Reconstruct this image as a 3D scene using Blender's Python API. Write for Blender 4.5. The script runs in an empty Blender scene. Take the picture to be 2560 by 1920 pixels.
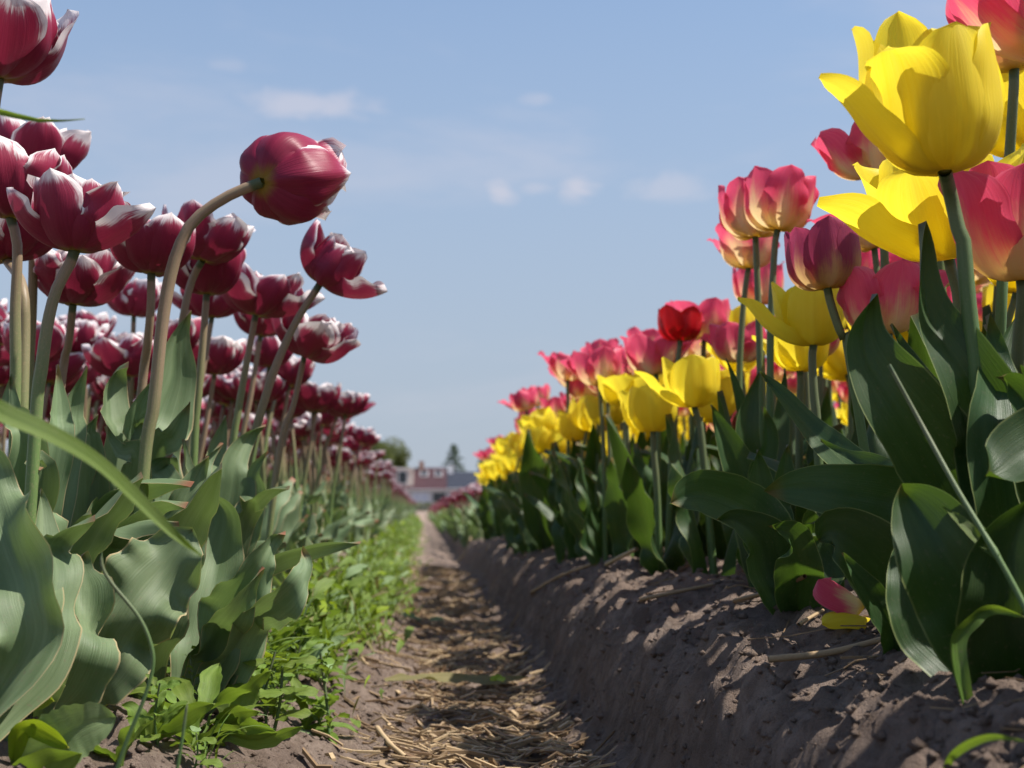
import bpy, math, random
import numpy as np
from mathutils import Vector, Matrix, Quaternion

random.seed(7); rng = np.random.default_rng(7)
R = math.radians
sc = bpy.context.scene
col = sc.collection

# ------------------------------------------------------------------ camera
CAM_Z = 0.20
FPX = 3500.0                      # focal length in photo pixels (2560 wide)
cam = bpy.data.objects.new('camera', bpy.data.cameras.new('camera'))
col.objects.link(cam)
cam.location = (0, 0, CAM_Z)
cam.rotation_euler = (R(90 + 5.14), 0, R(-3.56))
cam.data.sensor_width = 36
cam.data.lens = FPX / 2560 * 36
cam.data.clip_start = 0.02
cam.data.clip_end = 3000
cam.data.dof.use_dof = True
cam.data.dof.focus_distance = 0.88
cam.data.dof.aperture_fstop = 13.5
sc.camera = cam

# ------------------------------------------------------------------ light
SUN_EL, SUN_AZ = R(59), R(-9)    # azimuth measured from +X towards +Y
sun_dir = Vector((math.cos(SUN_EL)*math.cos(SUN_AZ), math.cos(SUN_EL)*math.sin(SUN_AZ), math.sin(SUN_EL)))
sun = bpy.data.objects.new('sun', bpy.data.lights.new('sun', 'SUN'))
col.objects.link(sun)
sun.rotation_euler = sun_dir.to_track_quat('Z', 'Y').to_euler()
sun.data.energy = 5.0
sun.data.angle = R(0.53)
sun.data.color = (1.0, 0.945, 0.86)

vs = sc.view_settings
vs.view_transform = 'Standard'
vs.look = 'None'
vs.exposure = 0.56
vs.gamma = 1.0
vs.use_curve_mapping = False
sc.cycles.max_bounces = 6; sc.cycles.diffuse_bounces = 3; sc.cycles.glossy_bounces = 2; sc.cycles.transmission_bounces = 4

CAM_M = cam.rotation_euler.to_matrix()
def ray(px, py):
    return CAM_M @ Vector(((px-1280)/FPX, -(py-960)/FPX, -1))
def P(px, py, d):
    """photo pixel + distance ahead (m along the furrow) -> world point"""
    r = ray(px, py)
    return Vector((0, 0, CAM_Z)) + r*(d/r.y)
ZK = 960/2212
def Z1(x, y, d): return P(x*ZK, y*ZK, d)
def Z2(x, y, d): return P(x*ZK, 600+y*ZK, d)
def Z3(x, y, d): return P(x*ZK, 1200+y*ZK, d)
def Z5(x, y, d): return P(1600+x*ZK, y*ZK, d)
def Z6(x, y, d): return P(1600+x*ZK, 600+y*ZK, d)
def Z7(x, y, d): return P(1600+x*ZK, 1200+y*ZK, d)

# ------------------------------------------------------------------ world
world = bpy.data.worlds.new('World'); sc.world = world
world.use_nodes = True
wt = world.node_tree; wt.nodes.clear()
class NT:
    """tiny helper to write node graphs as expressions"""
    def __init__(s, t): s.t = t
    def n(s, ty, **kw):
        nd = s.t.nodes.new(ty)
        for k, v in kw.items(): setattr(nd, k, v)
        return nd
    def put(s, sock, v):
        if isinstance(v, bpy.types.NodeSocket): s.t.links.new(v, sock)
        elif v is not None: sock.default_value = v
    def m(s, op, a, b=None, c=None, clamp=False):
        nd = s.n('ShaderNodeMath', operation=op, use_clamp=clamp)
        for i, v in enumerate((a, b, c)): s.put(nd.inputs[i], v)
        return nd.outputs[0]
    def ss(s, v, lo, hi):
        nd = s.n('ShaderNodeMapRange', interpolation_type='SMOOTHSTEP')
        s.put(nd.inputs[0], v); nd.inputs[1].default_value = lo; nd.inputs[2].default_value = hi
        return nd.outputs[0]
    def mix(s, f, a, b, blend='MIX'):
        nd = s.n('ShaderNodeMix', data_type='RGBA', blend_type=blend)
        s.put(nd.inputs[0], f)
        for k, v in ((6, a), (7, b)):
            if isinstance(v, tuple) and len(v) == 3: v = (*v, 1)
            s.put(nd.inputs[k], v)
        return nd.outputs[2]
    def noise(s, vec, scale, detail=3, rough=.55, dist=0.0):
        nd = s.n('ShaderNodeTexNoise')
        s.put(nd.inputs['Vector'], vec); nd.inputs['Scale'].default_value = scale
        nd.inputs['Detail'].default_value = detail; nd.inputs['Roughness'].default_value = rough
        nd.inputs['Distortion'].default_value = dist
        return nd.outputs['Fac']
    def comb(s, x, y, z):
        nd = s.n('ShaderNodeCombineXYZ')
        for i, v in enumerate((x, y, z)): s.put(nd.inputs[i], v)
        return nd.outputs[0]
    def sep(s, v):
        nd = s.n('ShaderNodeSeparateXYZ'); s.put(nd.inputs[0], v)
        return nd.outputs

W = NT(wt)
sky = W.n('ShaderNodeTexSky', sky_type='NISHITA')
sky.sun_disc = False
sky.sun_elevation = SUN_EL
sky.sun_rotation = math.pi/2 - SUN_AZ
sky.altitude = 0; sky.air_density = 1.0; sky.dust_density = 0.5; sky.ozone_density = 2.2
geo = W.n('ShaderNodeTexCoord').outputs['Generated']
dx, dy, dz = W.sep(geo)
az = W.m('ARCTAN2', dx, dy)
el = W.m('ARCSINE', dz)
cvec = W.comb(W.m('MULTIPLY', az, 1.0), W.m('MULTIPLY', el, 2.0), 0.0)
cn = W.noise(cvec, 26, 5, .6, .4)
mask = None
V = 2560/2212
for (vx, vy, w, h, s) in [(660, 222, 165, 34, .55), (1080, 418, 42, 32, .6), (1160, 405, 60, 18, .35), (1243, 398, 48, 38, .62),
                          (1450, 402, 95, 34, .36), (480, 140, 50, 16, .2), (1165, 214, 40, 17, .28), (540, 380, 25, 16, .2)]:
    r = ray(vx*V, vy*V).normalized()
    a0, e0 = math.atan2(r.x, r.y), math.asin(r.z)
    k = V/FPX
    u_ = W.m('DIVIDE', W.m('SUBTRACT', az, a0), w*k)
    v_ = W.m('DIVIDE', W.m('SUBTRACT', el, e0), h*k)
    dd = W.m('SQRT', W.m('ADD', W.m('MULTIPLY', u_, u_), W.m('MULTIPLY', v_, v_)))
    dd = W.m('ADD', dd, W.m('MULTIPLY', W.m('SUBTRACT', cn, .5), 2.2))
    b = W.m('MULTIPLY', W.m('SUBTRACT', 1.0, W.ss(dd, .10, 1.30)), s*.85)
    mask = b if mask is None else W.m('MAXIMUM', mask, b)
# thin veils over the whole sky, strongest low down
cv2 = W.comb(W.m('MULTIPLY', az, 1.0), W.m('MULTIPLY', el, 3.2), 3.7)
veil = W.ss(W.noise(cv2, 3.2, 5, .6, .3), .46, .74)
veil = W.m('MULTIPLY', veil, .24)
mask = W.m('MAXIMUM', mask, veil)
tint = W.mix(1.0, sky.outputs[0], (.96, 1.0, 1.0), 'MULTIPLY')
haze = W.m('MULTIPLY', W.m('SUBTRACT', 1.0, W.ss(W.m('ABSOLUTE', el), 0.0, R(34))), .90)   # ground haze, the same all round
tint = W.mix(haze, tint, (2.30, 2.62, 3.25))
skyc = W.mix(mask, tint, (4.3, 4.05, 4.4))
bg = W.n('ShaderNodeBackground'); bg.inputs['Strength'].default_value = 0.118
wt.links.new(skyc, bg.inputs['Color'])
wo = W.n('ShaderNodeOutputWorld'); wt.links.new(bg.outputs[0], wo.inputs[0])

# ------------------------------------------------------------------ materials
def newmat(name):
    m = bpy.data.materials.new(name); m.use_nodes = True
    m.node_tree.nodes.clear()
    return m, NT(m.node_tree)
def finish(m, N, color, rough=.5, spec=.3, trans=0.0, tcolor=None, bump=None, bstr=.3, bdist=.001, coat=0):
    p = N.n('ShaderNodeBsdfPrincipled')
    N.put(p.inputs['Base Color'], color if not (isinstance(color, tuple) and len(color) == 3) else (*color, 1))
    N.put(p.inputs['Roughness'], rough)
    p.inputs['Specular IOR Level'].default_value = spec
    out = N.n('ShaderNodeOutputMaterial'); sh = p.outputs[0]
    bn = None
    if bump is not None:
        b = N.n('ShaderNodeBump'); b.inputs['Strength'].default_value = bstr; b.inputs['Distance'].default_value = bdist
        N.put(b.inputs['Height'], bump); bn = b.outputs[0]
        N.t.links.new(bn, p.inputs['Normal'])
    if trans:
        t = N.n('ShaderNodeBsdfTranslucent')
        tc = tcolor if tcolor is not None else color
        N.put(t.inputs['Color'], tc if not (isinstance(tc, tuple) and len(tc) == 3) else (*tc, 1))
        if bn: N.t.links.new(bn, t.inputs['Normal'])
        mx = N.n('ShaderNodeMixShader'); mx.inputs[0].default_value = trans
        N.t.links.new(sh, mx.inputs[1]); N.t.links.new(t.outputs[0], mx.inputs[2]); sh = mx.outputs[0]
    N.t.links.new(sh, out.inputs[0])
    return m
def uvnodes(N):
    uv = N.n('ShaderNodeUVMap').outputs[0]
    u, v, _ = N.sep(uv)
    s = N.m('SUBTRACT', N.m('MULTIPLY', u, 2.0), 1.0)
    e = N.m('SUBTRACT', 1.0, N.m('ABSOLUTE', s))
    rnd = N.n('ShaderNodeObjectInfo').outputs['Random']
    return uv, u, v, s, e, rnd
def streak(N, s, v, rnd, ku, kv, detail=3):
    return N.noise(N.comb(N.m('MULTIPLY', s, ku), N.m('MULTIPLY', v, kv), N.m('MULTIPLY', rnd, 37.0)), 1.0, detail, .6)

def petal_mat(name, kind):
    m, N = newmat(name)
    uv, u, v, s, e, rnd = uvnodes(N)
    fine = streak(N, s, v, rnd, 26, 1.5, 3)
    soft = streak(N, s, v, rnd, 3.2, 2.6, 4)
    if kind == 'maroon':
        q = N.m('MINIMUM', N.m('MULTIPLY', e, 1.15), N.m('MULTIPLY', N.m('SUBTRACT', 1.0, v), 1.9))
        q = N.m('ADD', q, N.m('MULTIPLY', N.m('SUBTRACT', soft, .5), .55))
        q = N.m('ADD', q, N.m('MULTIPLY', N.m('SUBTRACT', fine, .5), .36))
        q = N.m('ADD', q, N.m('MULTIPLY', N.m('SUBTRACT', 1.0, N.ss(v, .25, .62)), .32))
        q = N.m('ADD', q, N.m('MULTIPLY', N.m('SUBTRACT', rnd, .42), .26))
        white = N.m('SUBTRACT', 1.0, N.ss(q, .13, .34))
        c = N.mix(fine, (.175, .010, .034), (.31, .025, .066))
        c = N.mix(N.m('MULTIPLY', N.ss(v, .35, 1.0), .7), c, (.36, .030, .075))
        c = N.mix(N.m('MULTIPLY', N.ss(N.m('ADD', q, N.m('MULTIPLY', fine, .15)), .62, .22), .5), c, (.44, .11, .18))
        c = N.mix(white, c, (.83, .76, .75))
        yel = N.m('SUBTRACT', 1.0, N.ss(N.m('ADD', v, N.m('MULTIPLY', soft, .10)), .06, .21))
        c = N.mix(N.m('MULTIPLY', yel, .85), c, (.30, .22, .02))
        return finish(m, N, c, .42, .26, .24, c, fine, .4, .0009)
    if kind in ('pink', 'dusky'):
        q = N.m('ADD', v, N.m('MULTIPLY', N.m('SUBTRACT', 1.0, e), .40))
        q = N.m('ADD', q, N.m('MULTIPLY', N.m('SUBTRACT', soft, .5), .45))
        q = N.m('ADD', q, N.m('MULTIPLY', N.m('SUBTRACT', fine, .5), .30))
        q = N.m('ADD', q, N.m('MULTIPLY', N.m('SUBTRACT', rnd, .5), .26))
        pk = N.ss(q, .36, .86)
        if kind == 'pink':
            c = N.mix(fine, (.70, .050, .135), (.82, .140, .235))
            c = N.mix(N.m('MULTIPLY', N.ss(q, 1.15, 1.45), .5), c, (.85, .35, .40))
            c = N.mix(pk, N.mix(soft, (.82, .62, .25), (.85, .70, .42)), c)
        else:
            c = N.mix(fine, (.30, .028, .085), (.44, .075, .15))  # darkened pink for the tulip in shade; the shade is in the colour
            c = N.mix(pk, (.62, .42, .17), c)
        c = N.mix(N.m('SUBTRACT', 1.0, N.ss(v, .02, .22)), c, (.66, .46, .06))
        return finish(m, N, c, .45, .25, .46, c, fine, .5, .0008)
    if kind == 'yellow':
        c = N.mix(fine, (.86, .68, .016), (.95, .83, .075))
        c = N.mix(N.m('MULTIPLY', N.m('SUBTRACT', 1.0, N.ss(v, .0, .3)), .5), c, (.80, .58, .02))
        c = N.mix(N.m('MULTIPLY', N.ss(e, .85, 1.0), .22), c, (.78, .58, .05))
        c = N.mix(N.m('MULTIPLY', rnd, .25), c, (.90, .74, .06))
        return finish(m, N, c, .45, .25, .52, c, fine, .4, .0008)
    c = N.mix(fine, (.42, .003, .008), (.56, .010, .014))
    return finish(m, N, c, .40, .3, .35, c, fine, .3, .0006)
PM = {k: petal_mat('petal_'+k, k) for k in ('maroon', 'pink', 'dusky', 'yellow', 'red')}

def leaf_mat(name, c0, c1, tcol, trans, margin, tip, rough, spec):
    m, N = newmat(name)
    uv, u, v, s, e, rnd = uvnodes(N)
    fine = streak(N, s, v, rnd, 34, 1.2, 2)
    soft = streak(N, s, v, rnd, 2.2, 2.6, 4)
    blot = N.noise(N.n('ShaderNodeTexCoord').outputs['Object'], 140, 4, .65)
    c = N.mix(N.ss(soft, .3, .72), c0, c1)
    c = N.mix(N.m('MULTIPLY', N.ss(fine, .35, .7), .35), c, tuple(x*.72 for x in c0))
    c = N.mix(N.m('MULTIPLY', N.ss(blot, .58, .72), .12), c, tuple(x*1.35 for x in c1))
    hs = N.n('ShaderNodeHueSaturation'); N.put(hs.inputs['Hue'], N.m('ADD', .488, N.m('MULTIPLY', rnd, .024)))
    N.put(hs.inputs['Value'], N.m('ADD', .84, N.m('MULTIPLY', rnd, .32))); N.put(hs.inputs['Color'], c); hs.inputs['Saturation'].default_value = 1.0
    c = hs.outputs[0]
    spl = N.noise(N.n('ShaderNodeTexCoord').outputs['Object'], 420, 3, .6)
    c = N.mix(N.m('MULTIPLY', N.m('MULTIPLY', N.ss(spl, .60, .68), N.m('SUBTRACT', 1.0, v)), .55), c, (.20, .15, .11))
    tc = N.mix(.35, c, tcol)
    c = N.mix(N.m('MULTIPLY', N.m('SUBTRACT', 1.0, N.ss(e, .018, .05)), .85), c, margin)
    tipm = N.m('MULTIPLY', N.ss(N.m('ADD', v, N.m('MULTIPLY', rnd, .05)), .975, 1.035), .8)
    c = N.mix(tipm, c, tip)
    tc = N.mix(.5, tc, tcol)
    rg = N.m('ADD', rough, N.m('MULTIPLY', soft, .16))
    return finish(m, N, c, rg, spec, trans, tc, fine, .45, .0006)
LM = {
 'left': leaf_mat('leaf_glaucous', (.130, .192, .092), (.222, .292, .156), (.22, .34, .05), .25, (.48, .37, .20), (.36, .11, .07), .46, .30),
 'right': leaf_mat('leaf_dark', (.026, .062, .020), (.055, .100, .036), (.15, .28, .015), .26, (.22, .26, .10), (.20, .12, .04), .38, .32),
 'weed': leaf_mat('leaf_weed', (.120, .195, .026), (.195, .280, .055), (.28, .42, .025), .34, (.15, .24, .05), (.18, .22, .05), .45, .3),
 'pale': leaf_mat('leaf_weed_pale', (.19, .29, .12), (.27, .37, .18), (.28, .42, .06), .28, (.22, .30, .12), (.2, .25, .1), .5, .3),
 'lime': leaf_mat('leaf_weed_lime', (.22, .33, .015), (.30, .40, .03), (.40, .52, .02), .40, (.26, .34, .03), (.3, .25, .05), .45, .3),
 'grass': leaf_mat('grass_blade', (.085, .155, .020), (.150, .230, .045), (.26, .38, .02), .34, (.20, .24, .08), (.2, .2, .06), .42, .35),
 'dry': leaf_mat('leaf_wilted', (.17, .16, .06), (.24, .22, .10), (.3, .28, .06), .2, (.3, .22, .1), (.25, .12, .05), .6, .2),
}
def stem_mat(name, low, high, top):
    m, N = newmat(name)
    uv, u, v, s, e, rnd = uvnodes(N)
    f = streak(N, s, v, rnd, 8, 6, 4)
    g = N.noise(N.n('ShaderNodeTexCoord').outputs['Object'], 700, 3, .6)
    c = N.mix(N.ss(N.m('ADD', v, N.m('MULTIPLY', N.m('SUBTRACT', rnd, .5), .35)), .40, .88), low, high)
    c = N.mix(N.m('MULTIPLY', N.ss(f, .35, .7), .4), c, tuple(x*.68 for x in low))
    c = N.mix(N.m('MULTIPLY', N.ss(g, .5, .7), .25), c, tuple(min(1, x*1.5) for x in high))
    c = N.mix(N.m('MULTIPLY', N.ss(v, .975, .985), .9), c, top)
    return finish(m, N, c, .48, .32, .06, low, f, .3, .0006)
SM = {'left': stem_mat('stem_maroon', (.150, .235, .075), (.30, .200, .135), (.055, .085, .035)),
      'right': stem_mat('stem_green', (.105, .185, .060), (.135, .155, .080), (.06, .10, .04))}
def pistil_mat():
    m, N = newmat('pistil'); return finish(m, N, (.45, .42, .10), .5)
PISTIL = pistil_mat()

def soil_mat():
    m, N = newmat('sandy_soil')
    g = N.n('ShaderNodeNewGeometry').outputs['Position']
    big = N.noise(g, 9, 4, .6); mid = N.noise(g, 60, 5, .65); fine = N.noise(g, 900, 4, .7); grain = N.noise(g, 2600, 2, .6)
    c = N.mix(N.ss(big, .3, .7), (.245, .182, .146), (.370, .285, .232))
    c = N.mix(N.m('MULTIPLY', N.ss(mid, .36, .62), .6), c, (.150, .105, .080))
    c = N.mix(N.m('MULTIPLY', N.ss(grain, .52, .70), .40), c, (.48, .39, .32))
    c = N.mix(N.m('MULTIPLY', N.m('SUBTRACT', 1.0, N.ss(fine, .30, .46)), .5), c, (.10, .072, .055))
    h = N.m('ADD', N.m('MULTIPLY', mid, 2.2), N.m('ADD', N.m('MULTIPLY', fine, .55), N.m('MULTIPLY', grain, .25)))
    return finish(m, N, c, .95, .12, bump=h, bstr=1.0, bdist=.006)
SOIL = soil_mat()
def straw_mat():
    m, N = newmat('straw')
    a = N.n('ShaderNodeVertexColor'); a.layer_name = 'tone'
    t = N.sep(a.outputs[0])[0]
    g = N.noise(N.n('ShaderNodeNewGeometry').outputs['Position'], 500, 3, .6)
    c = N.mix(t, (.15, .090, .048), (.52, .385, .225))
    c = N.mix(N.m('MULTIPLY', N.ss(g, .45, .7), .4), c, (.20, .13, .07))
    return finish(m, N, c, .62, .25)
STRAW = straw_mat()

def grain_mat(name, c0, c1, rough=.8, scale=3.0, spec=.2):
    m, N = newmat(name)
    g = N.noise(N.n('ShaderNodeTexCoord').outputs['Object'], scale, 5, .65)
    return finish(m, N, N.mix(N.ss(g, .3, .7), c0, c1), rough, spec)

# ------------------------------------------------------------------ mesh helpers
def mesh_from(name, verts, faces, mat, uvs=None, tone=None, smooth=True):
    me = bpy.data.meshes.new(name)
    verts = np.asarray(verts, np.float32); faces = np.asarray(faces, np.int32)
    nv, nf, k = len(verts), len(faces), faces.shape[1]
    me.vertices.add(nv); me.vertices.foreach_set('co', verts.ravel())
    me.loops.add(nf*k); me.loops.foreach_set('vertex_index', faces.ravel())
    me.polygons.add(nf)
    me.polygons.foreach_set('loop_start', np.arange(0, nf*k, k, dtype=np.int32))
    me.polygons.foreach_set('loop_total', np.full(nf, k, np.int32))
    me.polygons.foreach_set('use_smooth', np.full(nf, smooth, bool))
    if uvs is not None:
        l = me.uv_layers.new(name='UVMap')
        l.data.foreach_set('uv', np.asarray(uvs, np.float32)[faces.ravel()].ravel())
    if tone is not None:
        a = me.color_attributes.new('tone', 'FLOAT_COLOR', 'POINT')
        t = np.asarray(tone, np.float32); a.data.foreach_set('color', np.stack([t, t, t, np.ones_like(t)], 1).ravel())
    if mat is not None: me.materials.append(mat)
    me.update(); me.validate()
    return me
def grid_faces(n, m, wrap=False):
    i = np.arange(n-1)[:, None]; j = np.arange(m if wrap else m-1)[None, :]
    j2 = (j+1) % m
    return np.stack([i*m+j, i*m+j2, (i+1)*m+j2, (i+1)*m+j], -1).reshape(-1, 4)
def ob(name, me, parent=None, loc=(0, 0, 0)):
    o = bpy.data.objects.new(name, me); col.objects.link(o)
    o.location = loc
    if parent is not None: o.parent = parent
    return o
def thing(name, label, cat, loc=(0, 0, 0), group=None):
    o = bpy.data.objects.new(name, None); col.objects.link(o); o.location = loc
    o.empty_display_size = .01
    o['label'] = label; o['category'] = cat
    if group: o['group'] = group
    return o
def tag(o, label, cat, group=None, kind=None):
    if label: o['label'] = label
    if cat: o['category'] = cat
    if group: o['group'] = group
    if kind: o['kind'] = kind
    return o

def catmull(pts, n):
    p = np.array([list(q) for q in pts], float)
    p = np.vstack([2*p[0]-p[1], p, 2*p[-1]-p[-2]])
    out = []
    for i in range(1, len(p)-2):
        t = np.linspace(0, 1, 24, endpoint=False)[:, None]
        a, b, c, d = p[i-1], p[i], p[i+1], p[i+2]
        out.append(.5*((2*b)+(-a+c)*t+(2*a-5*b+4*c-d)*t**2+(-a+3*b-3*c+d)*t**3))
    out = np.vstack(out+[p[-2:-1]])
    s = np.r_[0, np.cumsum(np.linalg.norm(np.diff(out, axis=0), axis=1))]
    t = np.linspace(0, s[-1], n)
    return np.stack([np.interp(t, s, out[:, k]) for k in range(3)], 1)
def nrm(a): return a/np.maximum(np.linalg.norm(a, axis=-1, keepdims=True), 1e-9)
def smoothx(v, xs, ys):
    # smooth interpolation: fine linear interp + box blur keeps end values
    g = np.linspace(0, 1, 201); y = np.interp(g, xs, ys)
    k = np.ones(13)/13
    y2 = np.convolve(np.pad(y, 6, mode='edge'), k, 'valid'); y2[0] = y[0]; y2[-1] = y[-1]
    return np.interp(v, g, y2)

LEAF_X = [0, .12, .30, .50, .70, .86, .95, 1]
LEAF_Y = [.34, .55, .88, 1, .86, .50, .21, 0]
def leaf_geo(path, W_, side, nv=26, nu=11, wave=.0, wn=3.0, cup=.15, fold=.0, roll=None, seed=0, shape=LEAF_Y, rip=0.0):
    """ribbon leaf along path; side = per-point unit vectors across the blade"""
    r = np.random.default_rng(seed)
    c = catmull(path, nv)
    v = np.linspace(0, 1, nv)
    T = nrm(np.gradient(c, axis=0))
    S = side(c, T)
    S = nrm(S - T*np.sum(S*T, 1, keepdims=True))
    if roll is not None:
        a = np.interp(v, np.linspace(0, 1, len(roll)), np.radians(roll))[:, None]
        S = S*np.cos(a) + np.cross(T, S)*np.sin(a)
    Nn = np.cross(S, T)
    w = smoothx(v, LEAF_X, shape)*W_/2
    u = np.linspace(-1, 1, nu)
    U, Vv = np.meshgrid(u, v)
    ph = r.uniform(0, 6.28, 4)
    env = np.sin(np.pi*np.clip(Vv*1.02, 0, 1))**.6
    wob = np.where(U > 0, np.sin(2*np.pi*wn*Vv+ph[0]+1.2*np.sin(5*Vv+ph[2])), np.sin(2*np.pi*wn*1.13*Vv+ph[1]+1.2*np.sin(4*Vv+ph[3])))
    amp = .55+.45*np.sin(3.1*Vv*np.pi+ph[1])+.25*(U > 0)
    h = wave*W_*np.abs(U)**1.45*wob*env*amp*1.3 + wave*.35*W_*np.abs(U)**3*np.sin(2*np.pi*wn*2.3*Vv+ph[2]+U)*env
    h = h + cup*W_*(U**2)*(.45+.55*(1-Vv)) + fold*W_*np.abs(U)*(.4+.6*(1-Vv))
    h = h + wave*.28*W_*np.sin(2*np.pi*wn*.55*Vv+ph[3]+1.6*U)*env
    lat = U*w[:, None]*(1-.10*np.abs(wob)*(np.abs(U) > .5)*min(1, wave*4))
    if rip: lat = lat + U*rip*W_*np.sin(2*np.pi*14*Vv+ph[0])*env
    g = c[:, None, :] + S[:, None, :]*lat[..., None] + Nn[:, None, :]*h[..., None]
    g = g + Nn[:, None, :]*(-.012*W_*np.exp(-(U/.10)**2))[..., None]
    uv = np.stack([U*.5+.5, Vv], -1).reshape(-1, 2)
    return g.reshape(-1, 3), grid_faces(nv, nu), uv
CAMP = np.array([0, 0, CAM_Z])
def side_cam(c, T):
    return np.cross(nrm(c-CAMP), T)
def side_up(c, T):            # across = horizontal
    return np.cross(T, np.array([[0, 0, 1.0]])) + 1e-6
def tube_geo(pts, r0, r1, n=24, k=8, bulge=None):
    c = catmull(pts, n); T = nrm(np.gradient(c, axis=0))
    ref = np.array([0.31, 0.95, 0.05]); A = nrm(np.cross(T, ref)); B = np.cross(T, A)
    v = np.linspace(0, 1, n); rad = (r0+(r1-r0)*v)*(1+.035*np.sin(11*v+pts[0][0]*90)+.02*np.sin(27*v+pts[0][1]*70))
    if bulge is not None: rad = rad*bulge(v)
    a = np.linspace(0, 2*np.pi, k, endpoint=False)
    g = c[:, None, :] + rad[:, None, None]*(np.cos(a)[None, :, None]*A[:, None, :] + np.sin(a)[None, :, None]*B[:, None, :])
    uv = np.stack(np.meshgrid(np.abs(np.linspace(-1, 1, k)), v), -1).reshape(-1, 2)
    return g.reshape(-1, 3), grid_faces(n, k, True), uv
def join_geo(parts):
    vs_, fs_, us_, o = [], [], [], 0
    for v, f, u in parts:
        vs_.append(v); fs_.append(f+o); us_.append(u); o += len(v)
    return np.vstack(vs_), np.vstack(fs_), np.vstack(us_)

def petal_geo(L, Wd, az_, phi, r0=.003, cur=1.0, pointed=.5, wave=.0, wn=2.0, curl=0.0, crease=.0, twist=0.0, seed=0, nv=18, nu=11, notch=0.0):
    r = np.random.default_rng(seed)
    v = np.linspace(0, 1, nv)
    ph = np.radians(smoothx(v, np.linspace(0, 1, len(phi)), phi))
    ds = L/(nv-1)
    rr = r0+np.r_[0, np.cumsum(np.cos(ph[:-1])*ds)]; zz = np.r_[0, np.cumsum(np.sin(ph[:-1])*ds)]
    yp = np.array([.26, .52, .86, 1, .84, .46, .20, 0]); yr = np.array([.26, .52, .86, 1, .98, .80, .52, .0])
    w = smoothx(v, [0, .1, .3, .52, .75, .90, .97, 1], yp*pointed+yr*(1-pointed))*Wd/2
    u = np.linspace(-1, 1, nu)
    U, Vv = np.meshgrid(u, v)
    s = U*w[:, None]
    Rc = (cur*np.maximum(rr, .34*L))[:, None]
    a = np.clip(s/Rc, -1.5, 1.5)
    lat = Rc*np.sin(a); inn = Rc*(1-np.cos(a))
    p0, p1 = r.uniform(0, 6.28, 2)
    wob = np.where(U > 0, np.sin(2*np.pi*wn*Vv+p0), np.sin(2*np.pi*wn*1.2*Vv+p1))
    inn = inn + wave*Wd*np.abs(U)**1.8*wob*Vv**.7
    inn = inn + crease*Wd*np.exp(-(U/.16)**2)*np.sin(np.pi*Vv)*(-1) + curl*Wd*U**2*Vv**2
    inn = inn + .012*Wd*np.sin(U*9+p1)*np.sin(np.pi*Vv)
    x = rr[:, None] - np.sin(ph)[:, None]*inn; z = zz[:, None] + np.cos(ph)[:, None]*inn
    y = lat + twist*Wd*Vv**2
    z = z - notch*Wd*np.exp(-(U/.3)**2)*np.clip((Vv-.9)*10, 0, 1)
    ca, sa = math.cos(az_), math.sin(az_)
    g = np.stack([x*ca-y*sa, x*sa+y*ca, z], -1).reshape(-1, 3)
    return g, grid_faces(nv, nu), np.stack([U*.5+.5, Vv], -1).reshape(-1, 2)

def core_geo(L, kind):
    """receptacle, pistil and stamens"""
    parts = [tube_geo([(0, 0, 0), (0, 0, L*.28), (0, 0, L*.36)], .0040, .0032, 6, 7)]
    for i in range(6):
        a = i*1.047+.4
        parts.append(tube_geo([(.003*math.cos(a), .003*math.sin(a), .002), (.009*math.cos(a), .009*math.sin(a), L*.18), (.011*math.cos(a), .011*math.sin(a), L*.34)], .0009, .0016, 5, 5))
    return join_geo(parts)

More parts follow.
